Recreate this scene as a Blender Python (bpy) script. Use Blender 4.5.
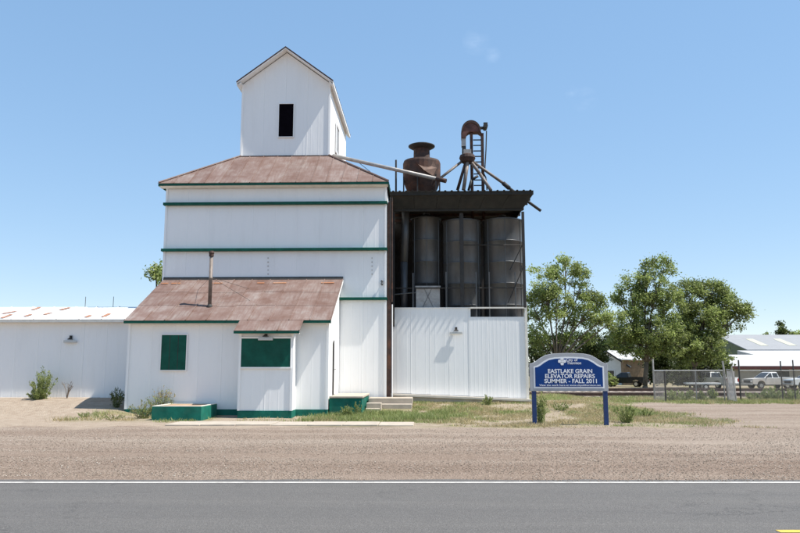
import bpy, bmesh, math, random
import numpy as np
from mathutils import Vector, Matrix

# ------------------------------------------------------------------ scene, camera, sky, sun
for o in list(bpy.data.objects):
    bpy.data.objects.remove(o)
scene = bpy.context.scene
C = scene.collection
R = math.radians
random.seed(7)
NR = np.random.default_rng(11)

F = 720.0                 # focal length in pixels of an 800 px wide picture
CAMZ = 1.70
YAW = R(1.8)
PITCH = math.atan((368 - 266.5) / F)
cam = bpy.data.cameras.new('camera')
cam.sensor_width = 36.0
cam.lens = 36.0 * F / 800.0
cam.clip_start = 0.1
cam.clip_end = 6000
camo = bpy.data.objects.new('camera', cam)
C.objects.link(camo)
camo.location = (0, 0, CAMZ)
camo.rotation_euler = (math.pi / 2 + PITCH, 0, YAW)
scene.camera = camo

SUN_EL = R(60)
SUN_FRONT = R(10.0)        # how far the sun stands in front of the facade plane
sdir = Vector((math.cos(SUN_EL) * math.cos(SUN_FRONT), -math.cos(SUN_EL) * math.sin(SUN_FRONT), math.sin(SUN_EL)))

world = bpy.data.worlds.new('World')
scene.world = world
world.use_nodes = True
wn = world.node_tree.nodes
wl = world.node_tree.links
wn.clear()
w_out = wn.new('ShaderNodeOutputWorld')
w_bg = wn.new('ShaderNodeBackground')
w_sky = wn.new('ShaderNodeTexSky')
w_sky.sky_type = 'NISHITA'
w_sky.sun_disc = False
w_sky.sun_elevation = SUN_EL
w_sky.sun_rotation = math.atan2(sdir.x, sdir.y)
w_sky.altitude = 1600
w_sky.air_density = 1.0
w_sky.dust_density = 0.35
w_sky.ozone_density = 1.2
w_bg.inputs['Strength'].default_value = 0.15
# faint, rare cirrus wisps
w_tc = wn.new('ShaderNodeTexCoord')          # Generated = view direction in the world
w_map = wn.new('ShaderNodeMapping')
w_map.inputs['Scale'].default_value = (5.0, 5.0, 14.0)
w_no = wn.new('ShaderNodeTexNoise')
w_no.inputs['Scale'].default_value = 3.1
w_no.inputs['Detail'].default_value = 9
w_no.inputs['Roughness'].default_value = 0.62
w_rm = wn.new('ShaderNodeMapRange')
w_rm.inputs['From Min'].default_value = 0.42
w_rm.inputs['From Max'].default_value = 0.72
w_rm.inputs['To Max'].default_value = 0.11
w_sum = None
def sky_dir(az, el):                       # compass-like angle right of the facade normal, elevation (degrees)
    return (math.sin(R(az)) * math.cos(R(el)), math.cos(R(az)) * math.cos(R(el)), math.sin(R(el)))
for (az_, el_, rad) in ((4.6, 25.2, .020), (13.2, 20.4, .018), (5.9, 24.2, .012), (12.2, 21.0, .010), (-62, 30, .05), (75, 26, .05), (120, 40, .06), (-130, 24, .05), (190, 33, .06)):
    w_d = wn.new('ShaderNodeVectorMath'); w_d.operation = 'DISTANCE'
    w_d.inputs[1].default_value = sky_dir(az_, el_)
    wl.new(w_tc.outputs['Generated'], w_d.inputs[0])
    w_q = wn.new('ShaderNodeMapRange')
    w_q.inputs['From Min'].default_value = rad; w_q.inputs['From Max'].default_value = 0.0
    wl.new(w_d.outputs['Value'], w_q.inputs['Value'])
    if w_sum is None: w_sum = w_q.outputs['Result']
    else:
        w_a = wn.new('ShaderNodeMath'); w_a.operation = 'ADD'
        wl.new(w_sum, w_a.inputs[0]); wl.new(w_q.outputs['Result'], w_a.inputs[1]); w_sum = w_a.outputs[0]
w_mul = wn.new('ShaderNodeMath'); w_mul.operation = 'MULTIPLY'
wl.new(w_sum, w_mul.inputs[0]); wl.new(w_rm.outputs['Result'], w_mul.inputs[1])
w_mx = wn.new('ShaderNodeMix')
w_mx.data_type = 'RGBA'
w_mx.inputs[7].default_value = (7.5, 8.0, 8.6, 1)
wl.new(w_tc.outputs['Generated'], w_map.inputs['Vector'])
wl.new(w_map.outputs['Vector'], w_no.inputs['Vector'])
wl.new(w_no.outputs['Fac'], w_rm.inputs['Value'])
wl.new(w_mul.outputs[0], w_mx.inputs[0])
w_tint = wn.new('ShaderNodeMix')          # white balance of the whole sky
w_tint.data_type = 'RGBA'
w_tint.blend_type = 'MULTIPLY'
w_tint.inputs[0].default_value = 1.0
w_tint.inputs[7].default_value = (0.88, 0.935, 1.02, 1)
wl.new(w_sky.outputs['Color'], w_tint.inputs[6])
w_gam = wn.new('ShaderNodeGamma')          # the photograph's sky is more even than the model's
w_gam.inputs['Gamma'].default_value = 0.36
w_hs = wn.new('ShaderNodeHueSaturation')
w_hs.inputs['Saturation'].default_value = 1.80
w_hs.inputs['Value'].default_value = 2.24
wl.new(w_tint.outputs[2], w_gam.inputs['Color'])
wl.new(w_gam.outputs['Color'], w_hs.inputs['Color'])
wl.new(w_hs.outputs['Color'], w_mx.inputs[6])
wl.new(w_mx.outputs[2], w_bg.inputs['Color'])
wl.new(w_bg.outputs['Background'], w_out.inputs['Surface'])

sun = bpy.data.lights.new('sun', 'SUN')
sun.energy = 4.8
sun.angle = R(0.53)
sun.color = (1.0, 0.955, 0.88)
suno = bpy.data.objects.new('sun', sun)
C.objects.link(suno)
suno.location = sdir * 60
suno.rotation_euler = sdir.to_track_quat('Z', 'Y').to_euler()

scene.view_settings.view_transform = 'Standard'
scene.view_settings.look = 'None'
scene.view_settings.gamma = 1.0
scene.view_settings.use_curve_mapping = False
scene.view_settings.exposure = 0.62


def at(px, py, Y):
    """point in the vertical plane y = Y seen at a pixel of the 800x533 photograph"""
    dx = (px - 400.0) / F
    dz = -(py - 266.5) / F
    fw = math.cos(PITCH) - dz * math.sin(PITCH)
    up = math.sin(PITCH) + dz * math.cos(PITCH)
    X = dx * math.cos(YAW) - fw * math.sin(YAW)
    Yd = dx * math.sin(YAW) + fw * math.cos(YAW)
    s = Y / Yd
    return Vector((X * s, Y, CAMZ + up * s))


def ax(px, py, Y): return at(px, py, Y).x
def az(px, py, Y): return at(px, py, Y).z


def gp(px, py, z=0.0):
    """point on the level z seen at a pixel"""
    a = at(px, py, 1.0)
    t = (z - CAMZ) / (a.z - CAMZ)
    return Vector((a.x * t, t, z))


def smooth(a, b, v):
    t = np.clip((v - a) / (b - a), 0, 1)
    return t * t * (3 - 2 * t)


def gh(x, y):
    """ground height"""
    x = np.asarray(x, float); y = np.asarray(y, float)
    amp = 0.42 - 0.10 * smooth(-10, -3, x)
    amp = amp * (1 - smooth(6.0, 10.0, x))
    h = amp * smooth(25.0, 30.5, y)
    lf = 1 - smooth(-11.2, -9.8, x)
    h = h * (1 - lf) + lf * 0.56 * smooth(24.0, 28.4, y)
    h = h * (1 - 0.6 * smooth(34, 42, y))
    h = h - 0.55 * smooth(56, 78, y)
    return h


def ghf(x, y): return float(gh(x, y))


# ------------------------------------------------------------------ materials
def newmat(name):
    m = bpy.data.materials.new(name)
    m.use_nodes = True
    nt = m.node_tree
    b = nt.nodes['Principled BSDF']
    return m, nt, b


def rgba(c): return (c[0], c[1], c[2], 1)


def ramp(nt, pts):
    r = nt.nodes.new('ShaderNodeValToRGB')
    e = r.color_ramp.elements
    while len(e) > 1: e.remove(e[-1])
    e[0].position = pts[0][0]; e[0].color = rgba(pts[0][1])
    for p, c in pts[1:]:
        k = e.new(p); k.color = rgba(c)
    return r


def noise(nt, scale, detail=4, rough=0.55, stretch=(1, 1, 1)):
    g = nt.nodes.new('ShaderNodeNewGeometry')
    mp = nt.nodes.new('ShaderNodeMapping')
    mp.inputs['Scale'].default_value = stretch
    n = nt.nodes.new('ShaderNodeTexNoise')
    n.inputs['Scale'].default_value = scale
    n.inputs['Detail'].default_value = detail
    n.inputs['Roughness'].default_value = rough
    nt.links.new(g.outputs['Position'], mp.inputs['Vector'])
    nt.links.new(mp.outputs['Vector'], n.inputs['Vector'])
    return n


def mixc(nt, fac, a, b, blend='MIX'):
    m = nt.nodes.new('ShaderNodeMix')
    m.data_type = 'RGBA'
    m.blend_type = blend
    for sock, v in ((0, fac), (6, a), (7, b)):
        if isinstance(v, (int, float)):
            m.inputs[sock].default_value = v
        elif isinstance(v, tuple):
            m.inputs[sock].default_value = rgba(v)
        else:
            nt.links.new(v, m.inputs[sock])
    return m.outputs[2]


def maprange(nt, v, a, b, c=0.0, d=1.0):
    m = nt.nodes.new('ShaderNodeMapRange')
    m.inputs['From Min'].default_value = a
    m.inputs['From Max'].default_value = b
    m.inputs['To Min'].default_value = c
    m.inputs['To Max'].default_value = d
    nt.links.new(v, m.inputs['Value'])
    return m.outputs['Result']


def bump(nt, b, h, strength, dist=0.02, prev=None):
    n = nt.nodes.new('ShaderNodeBump')
    n.inputs['Strength'].default_value = strength
    n.inputs['Distance'].default_value = dist
    nt.links.new(h, n.inputs['Height'])
    if prev is not None: nt.links.new(prev, n.inputs['Normal'])
    nt.links.new(n.outputs['Normal'], b.inputs['Normal'])
    return n.outputs['Normal']


def objrand(nt):
    return nt.nodes.new('ShaderNodeObjectInfo').outputs['Random']


def simple(name, col, rough=0.6, var=0.25, scale=3.0, metal=0.0, bumps=0.15, dirt=None, dirt_amt=0.5, stretch=(1, 1, 1), rnd=0.0):
    m, nt, b = newmat(name)
    n = noise(nt, scale, 6, 0.6, stretch)
    lo = tuple(c * (1 - var) for c in col); hi = tuple(min(1, c * (1 + var)) for c in col)
    r = ramp(nt, [(0.3, lo), (0.7, hi)])
    nt.links.new(n.outputs['Fac'], r.inputs['Fac'])
    c = r.outputs['Color']
    if dirt:
        n2 = noise(nt, scale * 0.6, 8, 0.65, stretch)
        f = maprange(nt, n2.outputs['Fac'], 0.5, 0.72, 0, dirt_amt)
        c = mixc(nt, f, c, dirt)
    if rnd:
        f = maprange(nt, objrand(nt), 0, 1, 0, 1)
        c = mixc(nt, f, c, mixc(nt, 1.0, c, (1 - rnd, 1 - rnd, 1 - rnd), 'MULTIPLY'))
    nt.links.new(c, b.inputs['Base Color'])
    b.inputs['Roughness'].default_value = rough
    b.inputs['Metallic'].default_value = metal
    if bumps:
        n3 = noise(nt, scale * 8, 4)
        bump(nt, b, n3.outputs['Fac'], bumps, 0.01)
    return m


M = {}


def white_paint(name, col=(0.86, 0.855, 0.84), wave=0.22, dirtcol=(0.52, 0.49, 0.45)):
    m, nt, b = newmat(name)
    n = noise(nt, 2.2, 6, 0.6, (1, 1, 0.18))
    f = maprange(nt, n.outputs['Fac'], 0.5, 0.78, 0, 0.13)
    c = mixc(nt, f, col, dirtcol)
    n1 = noise(nt, 9, 6, 0.7)
    f1 = maprange(nt, n1.outputs['Fac'], 0.62, 0.75, 0, 0.10)
    c = mixc(nt, f1, c, dirtcol)
    c = mixc(nt, maprange(nt, objrand(nt), 0, 1, 0, 1), c, mixc(nt, 1.0, c, (0.965, 0.968, 0.97), 'MULTIPLY'))
    nt.links.new(c, b.inputs['Base Color'])
    b.inputs['Roughness'].default_value = 0.5
    n2 = noise(nt, 1.1, 3, 0.5, (1.6, 1.6, 0.5))
    p = bump(nt, b, n2.outputs['Fac'], wave, 0.05)
    n3 = noise(nt, 30, 3, 0.5, (1, 1, 0.3))
    bump(nt, b, n3.outputs['Fac'], 0.12, 0.006, p)
    return m


M['white'] = white_paint('white_painted_metal')
M['whiteold'] = white_paint('old_white_painted_metal', (0.83, 0.825, 0.815), 0.22)
M['cream'] = simple('cream_painted_wood', (0.74, 0.70, 0.62), 0.6, 0.1, 4)
M['green'] = simple('green_paint', (0.006, 0.078, 0.054), 0.45, 0.25, 3, dirt=(0.015, 0.07, 0.052), dirt_amt=0.4)
M['greenfound'] = simple('green_painted_concrete', (0.012, 0.135, 0.098), 0.7, 0.3, 2.5, bumps=0.35, dirt=(0.05, 0.12, 0.09), dirt_amt=0.5)
M['dark'] = simple('opening_shade', (0.005, 0.004, 0.006), 0.9, 0.3, 3)  # flat black standing for the shade inside an opening
for _k in ('green', 'greenfound'):
    M[_k].node_tree.nodes['Principled BSDF'].inputs['Specular IOR Level'].default_value = 0.15
M['dark'].node_tree.nodes['Principled BSDF'].inputs['Specular IOR Level'].default_value = 0.0
M['underlay'] = simple('roof_underlay', (0.06, 0.04, 0.035), 0.9)


def rust_roof(name, base, rust, pale, amt=0.55):
    m, nt, b = newmat(name)
    n = noise(nt, 1.3, 8, 0.65, (1, 1, 1))
    c = ramp(nt, [(0.32, pale), (0.5, base), (0.68, rust)])
    nt.links.new(n.outputs['Fac'], c.inputs['Fac'])
    n2 = noise(nt, 4.5, 8, 0.72, (2.6, 0.22, 0.22))
    f = maprange(nt, n2.outputs['Fac'], 0.42, 0.66, 0, amt)
    col = mixc(nt, f, c.outputs['Color'], rust)
    rn = objrand(nt)
    col = mixc(nt, maprange(nt, rn, 0, 1, 0, 1), col, mixc(nt, 1.0, col, (0.80, 0.73, 0.70), 'MULTIPLY'))
    nt.links.new(col, b.inputs['Base Color'])
    b.inputs['Roughness'].default_value = 0.72
    n3 = noise(nt, 2.5, 5)
    bump(nt, b, n3.outputs['Fac'], 0.3, 0.03)
    return m


M['rustroof'] = rust_roof('rusted_roof_sheet', (0.222, 0.158, 0.135), (0.150, 0.082, 0.060), (0.285, 0.245, 0.222), 0.75)
M['orangerust'] = rust_roof('bright_rust_roof_sheet', (0.38, 0.19, 0.10), (0.36, 0.15, 0.07), (0.40, 0.27, 0.20))
M['rust'] = simple('dark_rust_steel', (0.050, 0.026, 0.019), 0.8, 0.5, 3, dirt=(0.17, 0.066, 0.032), dirt_amt=0.85, bumps=0.4)
M['rustlite'] = simple('light_rust_steel', (0.15, 0.088, 0.062), 0.75, 0.4, 4, dirt=(0.05, 0.026, 0.02), dirt_amt=0.8, bumps=0.3)
M['redrust'] = simple('maroon_rust_steel', (0.11, 0.045, 0.035), 0.75, 0.5, 4, dirt=(0.04, 0.03, 0.028), dirt_amt=0.8, bumps=0.3)
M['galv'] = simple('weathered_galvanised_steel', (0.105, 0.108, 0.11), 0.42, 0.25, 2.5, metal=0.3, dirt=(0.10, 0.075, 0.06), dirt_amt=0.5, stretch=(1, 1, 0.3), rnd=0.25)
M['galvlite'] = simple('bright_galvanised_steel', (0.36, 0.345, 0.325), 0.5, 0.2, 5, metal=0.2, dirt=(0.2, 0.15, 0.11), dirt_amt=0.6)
M['fencesteel'] = simple('fence_steel', (0.30, 0.30, 0.29), 0.55, 0.2, 6, metal=0.3)
M['darkpost'] = simple('dark_fence_post', (0.06, 0.055, 0.05), 0.7, 0.3, 6)
M['darksteel'] = simple('dark_steel', (0.028, 0.026, 0.024), 0.7, 0.4, 3, dirt=(0.05, 0.03, 0.02), dirt_amt=0.5)
M['darksheet'] = simple('dark_olive_sheet', (0.020, 0.019, 0.015), 0.85, 0.4, 3, dirt=(0.04, 0.028, 0.018), dirt_amt=0.6)  # even dark olive colour of the canopy roof, fascia and valance
M['spout'] = simple('dull_spout_steel', (0.20, 0.165, 0.14), 0.6, 0.3, 4, metal=0.1, dirt=(0.09, 0.055, 0.04), dirt_amt=0.7)
M['bluepost'] = simple('blue_painted_wood', (0.007, 0.032, 0.125), 0.5, 0.2, 6)
M['concrete'] = simple('pale_concrete', (0.42, 0.36, 0.29), 0.85, 0.15, 3, bumps=0.3, dirt=(0.36, 0.32, 0.27), dirt_amt=0.6)
M['sillstone'] = simple('pale_lime_concrete', (0.58, 0.52, 0.44), 0.85, 0.12, 3, bumps=0.3)
M['farroof'] = simple('far_white_metal_roof', (0.44, 0.44, 0.435), 0.75, 0.06, 1)
M['whiteroof'] = simple('white_metal_roof', (0.74, 0.74, 0.73), 0.45, 0.06, 2, dirt=(0.55, 0.5, 0.45), dirt_amt=0.4)
M['rustspot'] = simple('rusted_white_sheet', (0.36, 0.17, 0.10), 0.75, 0.3, 4, dirt=(0.6, 0.5, 0.45), dirt_amt=0.6)
M['plywood'] = simple('weathered_plywood', (0.42, 0.27, 0.17), 0.8, 0.25, 4)
M['rubber'] = simple('tyre_rubber', (0.02, 0.02, 0.02), 0.8)
M['glass'] = simple('dark_glass', (0.02, 0.025, 0.03), 0.08, 0.1, 2, bumps=0)
M['chrome'] = simple('bright_metal', (0.6, 0.6, 0.6), 0.25, 0.1, 4, metal=0.8, bumps=0)
M['carwhite'] = simple('white_car_paint', (0.70, 0.70, 0.69), 0.3, 0.05, 2, bumps=0)
M['cartan'] = simple('faded_tan_car_paint', (0.52, 0.48, 0.43), 0.45, 0.15, 2, bumps=0)
M['cardark'] = simple('black_car_paint', (0.018, 0.019, 0.022), 0.25, 0.1, 2, bumps=0)
M['redlens'] = simple('red_tail_lens', (0.35, 0.02, 0.015), 0.3, 0.1, 2, bumps=0)
M['tanwall'] = simple('tan_metal_siding', (0.34, 0.31, 0.26), 0.6, 0.08, 2)
M['maroon'] = simple('maroon_fascia', (0.10, 0.03, 0.025), 0.6)
M['greenwall'] = simple('olive_metal_siding', (0.10, 0.13, 0.06), 0.6, 0.15, 2)
M['greyroof'] = simple('grey_white_metal_roof', (0.27, 0.275, 0.28), 0.75, 0.06, 1)
M['yellowpanel'] = simple('translucent_roof_panel', (0.48, 0.47, 0.36), 0.5, 0.1, 2)
M['housewhite'] = simple('white_house_siding', (0.62, 0.63, 0.63), 0.6, 0.08, 2)
M['shingle'] = simple('grey_shingles', (0.45, 0.45, 0.44), 0.85, 0.15, 4)
M['brownwood'] = simple('brown_weathered_wood', (0.24, 0.17, 0.11), 0.85, 0.3, 3)
M['signwhite'] = simple('white_sign_lettering', (0.78, 0.79, 0.80), 0.5, 0.03, 4, bumps=0)
M['signblue'] = simple('blue_sign_panel', (0.004, 0.042, 0.19), 0.4, 0.12, 3, bumps=0)
M['signblue'].node_tree.nodes['Principled BSDF'].inputs['Specular IOR Level'].default_value = 0.2
M['signgrey'] = simple('grey_painted_frame', (0.36, 0.37, 0.39), 0.55, 0.08, 6)
M['palelens'] = simple('pale_lamp_lens', (0.50, 0.50, 0.48), 0.35, 0.05, 5, bumps=0)
M['rail'] = simple('rusty_rail_steel', (0.075, 0.045, 0.035), 0.7, 0.3, 5, dirt=(0.16, 0.085, 0.05), dirt_amt=0.6)
M['tie'] = simple('creosoted_tie', (0.07, 0.055, 0.045), 0.9, 0.3, 4)
M['bark'] = simple('tree_bark', (0.13, 0.105, 0.08), 0.9, 0.35, 5, bumps=0.6)
M['deadtwig'] = simple('dead_twig', (0.16, 0.12, 0.085), 0.9, 0.3, 6)
M['linewhite'] = simple('white_road_paint', (0.56, 0.53, 0.49), 0.7, 0.15, 8, dirt=(0.30, 0.27, 0.24), dirt_amt=0.8)
M['lineyellow'] = simple('yellow_road_paint', (0.62, 0.42, 0.06), 0.7, 0.12, 8, dirt=(0.35, 0.28, 0.15), dirt_amt=0.5)


def attr_mat(name, attr='col', trans=0.52, rough=0.6):
    m, nt, b = newmat(name)
    a = nt.nodes.new('ShaderNodeAttribute')
    a.attribute_name = attr
    nt.links.new(a.outputs['Color'], b.inputs['Base Color'])
    b.inputs['Roughness'].default_value = rough
    b.inputs['Specular IOR Level'].default_value = 0.25
    t = nt.nodes.new('ShaderNodeBsdfTranslucent')
    g = nt.nodes.new('ShaderNodeGamma'); g.inputs['Gamma'].default_value = 0.9
    nt.links.new(a.outputs['Color'], g.inputs['Color'])
    nt.links.new(g.outputs['Color'], t.inputs['Color'])
    mx = nt.nodes.new('ShaderNodeMixShader')
    mx.inputs['Fac'].default_value = trans
    out = nt.nodes['Material Output']
    nt.links.new(b.outputs['BSDF'], mx.inputs[1])
    nt.links.new(t.outputs['BSDF'], mx.inputs[2])
    nt.links.new(mx.outputs['Shader'], out.inputs['Surface'])
    return m


M['leaf'] = attr_mat('tree_leaves')
M['grass'] = attr_mat('grass_blades', trans=0.3)
M['stone'] = attr_mat('loose_stones', trans=0.0, rough=0.9)

# ------------------------------------------------------------------ mesh helpers


class MB:
    def __init__(self):
        self.v = []
        self.f = []

    def add(self, vs, fs):
        o = len(self.v)
        self.v += [tuple(p) for p in vs]
        self.f += [tuple(i + o for i in f) for f in fs]
        return self

    def box(self, x0, x1, y0, y1, z0, z1):
        return self.add([(x0, y0, z0), (x1, y0, z0), (x1, y1, z0), (x0, y1, z0), (x0, y0, z1), (x1, y0, z1), (x1, y1, z1), (x0, y1, z1)],
                        [(0, 3, 2, 1), (4, 5, 6, 7), (0, 1, 5, 4), (1, 2, 6, 5), (2, 3, 7, 6), (3, 0, 4, 7)])

    def prism(self, poly, d):
        """poly: 3-D outline, d: extrusion vector"""
        n = len(poly)
        a = [Vector(p) for p in poly]
        d = Vector(d)
        vs = a + [p + d for p in a]
        fs = [tuple(range(n))[::-1], tuple(range(n, 2 * n))]
        fs += [(i, (i + 1) % n, n + (i + 1) % n, n + i) for i in range(n)]
        return self.add(vs, fs)

    def tube(self, p0, p1, r0, r1=None, n=8, cap=True):
        p0 = Vector(p0); p1 = Vector(p1)
        r1 = r0 if r1 is None else r1
        d = (p1 - p0)
        if d.length < 1e-6: return self
        q = d.to_track_quat('Z', 'Y')
        vs = []
        for p, r in ((p0, r0), (p1, r1)):
            for k in range(n):
                a = 2 * math.pi * k / n
                vs.append(p + q @ Vector((r * math.cos(a), r * math.sin(a), 0)))
        fs = [(k, (k + 1) % n, n + (k + 1) % n, n + k) for k in range(n)]
        if cap: fs += [tuple(range(n))[::-1], tuple(range(n, 2 * n))]
        return self.add(vs, fs)

    def bar(self, p0, p1, w, h):
        """square bar from p0 to p1"""
        p0 = Vector(p0); p1 = Vector(p1)
        d = p1 - p0
        q = d.to_track_quat('Z', 'Y')
        vs = []
        for p in (p0, p1):
            for sx, sy in ((-1, -1), (1, -1), (1, 1), (-1, 1)):
                vs.append(p + q @ Vector((sx * w / 2, sy * h / 2, 0)))
        return self.add(vs, [(0, 3, 2, 1), (4, 5, 6, 7), (0, 1, 5, 4), (1, 2, 6, 5), (2, 3, 7, 6), (3, 0, 4, 7)])

    def lathe(self, c, prof, n=28, cap=True):
        c = Vector(c)
        vs = []
        for r, z in prof:
            for k in range(n):
                a = 2 * math.pi * k / n
                vs.append(c + Vector((r * math.cos(a), r * math.sin(a), z)))
        fs = []
        for i in range(len(prof) - 1):
            for k in range(n):
                fs.append((i * n + k, i * n + (k + 1) % n, (i + 1) * n + (k + 1) % n, (i + 1) * n + k))
        if cap:
            fs.append(tuple(range(n))[::-1])
            fs.append(tuple(range((len(prof) - 1) * n, len(prof) * n)))
        return self.add(vs, fs)

    def mesh(self, name, m, smooth_=False):
        me = bpy.data.meshes.new(name)
        me.from_pydata(self.v, [], self.f)
        me.materials.append(m)
        if smooth_:
            for p in me.polygons: p.use_smooth = len(p.vertices) == 4
        me.update()
        return me


def link(name, me, parent=None, label=None, cat=None, group=None, kind=None, loc=None, rz=0.0):
    o = bpy.data.objects.new(name, me)
    C.objects.link(o)
    if loc is not None:
        o.location = loc
    if rz: o.rotation_euler.z = rz
    if parent is not None:
        o.parent = parent
        if parent.type == 'EMPTY':
            o.matrix_parent_inverse = Matrix.Translation(-parent.location)
    tag(o, label, cat, group, kind)
    return o


def tag(o, label=None, cat=None, group=None, kind=None):
    if label: o['label'] = label
    if cat: o['category'] = cat
    if group: o['group'] = group
    if kind: o['kind'] = kind
    return o


def obj(name, mb, m, parent=None, smooth_=False, bevel=0.0, **kw):
    o = link(name, mb.mesh(name, M[m] if isinstance(m, str) else m, smooth_), parent, **kw)
    if bevel:
        bv = o.modifiers.new('bevel', 'BEVEL')
        bv.width = bevel
        bv.segments = 2
        bv.limit_method = 'ANGLE'
    return o


def thing(name, label, cat, loc=(0, 0, 0), group=None):
    o = bpy.data.objects.new(name, None)
    C.objects.link(o)
    o.location = loc
    o.empty_display_size = 0.3
    return tag(o, label, cat, group)


def copy_tree(o, parent=None):
    c = o.copy()
    C.objects.link(c)
    if parent is not None: c.parent = parent
    for ch in list(o.children): copy_tree(ch, c)
    return c


def np_mesh(name, V, Fc, m, cols=None):
    """V (n,3); Fc (k, s) faces of equal size; cols per face"""
    me = bpy.data.meshes.new(name)
    V = np.asarray(V, np.float32); Fc = np.asarray(Fc, np.int32)
    k, s = Fc.shape
    me.vertices.add(len(V)); me.vertices.foreach_set('co', V.ravel())
    me.loops.add(k * s); me.loops.foreach_set('vertex_index', Fc.ravel())
    me.polygons.add(k)
    me.polygons.foreach_set('loop_start', np.arange(0, k * s, s, dtype=np.int32))
    me.polygons.foreach_set('loop_total', np.full(k, s, np.int32))
    me.materials.append(m)
    if cols is not None:
        a = me.attributes.new('col', 'FLOAT_COLOR', 'FACE')
        c4 = np.ones((k, 4), np.float32); c4[:, :3] = cols
        a.data.foreach_set('color', c4.ravel())
    me.update(calc_edges=True)
    me.validate()
    return me


# value noise for placement
_perm = NR.random((64, 64))


def vnoise(x, y, s=1.0):
    x = np.asarray(x, float) / s + 1000; y = np.asarray(y, float) / s + 1000
    xi = np.floor(x).astype(int); yi = np.floor(y).astype(int)
    fx = x - xi; fy = y - yi
    fx = fx * fx * (3 - 2 * fx); fy = fy * fy * (3 - 2 * fy)
    g = lambda a, b: _perm[a % 64, b % 64]
    return (g(xi, yi) * (1 - fx) + g(xi + 1, yi) * fx) * (1 - fy) + (g(xi, yi + 1) * (1 - fx) + g(xi + 1, yi + 1) * fx) * fy


# ------------------------------------------------------------------ ground
ROADROT = R(1.8)                                        # the road runs a little askew of the buildings
EDGE = gp(400, 482.5, 0.0)                              # a point on the white edge line


def road_y(x, off=0.0):
    return EDGE.y + off + math.tan(ROADROT) * (x - EDGE.x)


xs = np.concatenate([[-3000, -1200, -500, -220, -110], np.arange(-70, -24, 2.0), np.arange(-24, 34, 0.25), np.arange(34, 92, 2.0), [110, 200, 480, 1200, 3000]])
ys = np.concatenate([[-400, -120, -50, -20, -6, 0, 4, 8], np.arange(10, 46, 0.25), np.arange(46, 130, 1.5), [150, 200, 320, 700, 1500, 4000]])
GX, GY = np.meshgrid(xs, ys)
GZ = gh(GX, GY)
fine = (np.abs(GX) < 40) & (GY < 70)
GZ = GZ + np.where(fine, (vnoise(GX, GY, 0.9) - 0.5) * 0.03 + (vnoise(GX, GY, 3.3) - 0.5) * 0.05, 0)
edge_off = GY - (EDGE.y + math.tan(ROADROT) * (GX - EDGE.x))
GZ = np.where(edge_off < 0.9, np.minimum(GZ, -0.02), GZ)
GZ = np.where(edge_off < -0.3, -0.06, GZ)
nx, ny = len(xs), len(ys)
idx = np.arange(nx * ny).reshape(ny, nx)
faces = np.stack([idx[:-1, :-1].ravel(), idx[:-1, 1:].ravel(), idx[1:, 1:].ravel(), idx[1:, :-1].ravel()], 1)


def gravel_mask(x, y):
    n = (vnoise(x, y, 1.4) - 0.5) * 1.6 + (vnoise(x, y, 0.5) - 0.5) * 0.7
    back = 21.2 + 1.0 * smooth(-8, -16, x) * 0 + n
    back = back + 15.5 * smooth(7.5, 10.5, x + n * 0.7)       # drive towards the gate
    return 1 - smooth(back - 0.35, back + 0.35, y)


def grass_mask(x, y):
    """0..1 how grassy the soil is"""
    a = smooth(-4.2, -3.2, x) * (1 - smooth(7.5, 11, x)) * smooth(20.9, 21.6, y) * (1 - smooth(33, 40, y))
    b = smooth(9, 11, x) * smooth(35.2, 36.6, y)
    c = smooth(44, 52, y)
    d = smooth(-11.8, -11, x) * (1 - smooth(-7.4, -6.8, x)) * smooth(22.8, 23.2, y) * (1 - smooth(25.6, 26.3, y))
    n = vnoise(x + 7, y, 1.3) * 0.6 + vnoise(x, y + 31, 0.45) * 0.4
    return np.clip(np.maximum.reduce([a, b, c, d]), 0, 1) * (0.15 + 0.75 * smooth(0.3, 0.6, n))


gm = gravel_mask(GX, GY).ravel(); grm = grass_mask(GX, GY).ravel()
gme = np_mesh('ground', np.stack([GX.ravel(), GY.ravel(), GZ.ravel()], 1), faces, bpy.data.materials.new('ground_soil'))
ac = gme.attributes.new('mask', 'FLOAT_COLOR', 'POINT')
c4 = np.ones((nx * ny, 4), np.float32); c4[:, 0] = gm; c4[:, 1] = grm; c4[:, 2] = ((1 - smooth(2.6, 5.0, edge_off + (vnoise(GX * .25, GY, 1.1) - .5) * 2.4)) * (.6 + .4 * vnoise(GX, GY, 2.2))).ravel()
ac.data.foreach_set('color', c4.ravel())
for p in gme.polygons: p.use_smooth = True

gmat = gme.materials[0]
gmat.use_nodes = True
nt = gmat.node_tree
b = nt.nodes['Principled BSDF']
b.inputs['Roughness'].default_value = 0.95
b.inputs['Specular IOR Level'].default_value = 0.15
at_ = nt.nodes.new('ShaderNodeAttribute'); at_.attribute_name = 'mask'
sep = nt.nodes.new('ShaderNodeSeparateColor')
nt.links.new(at_.outputs['Color'], sep.inputs['Color'])
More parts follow.
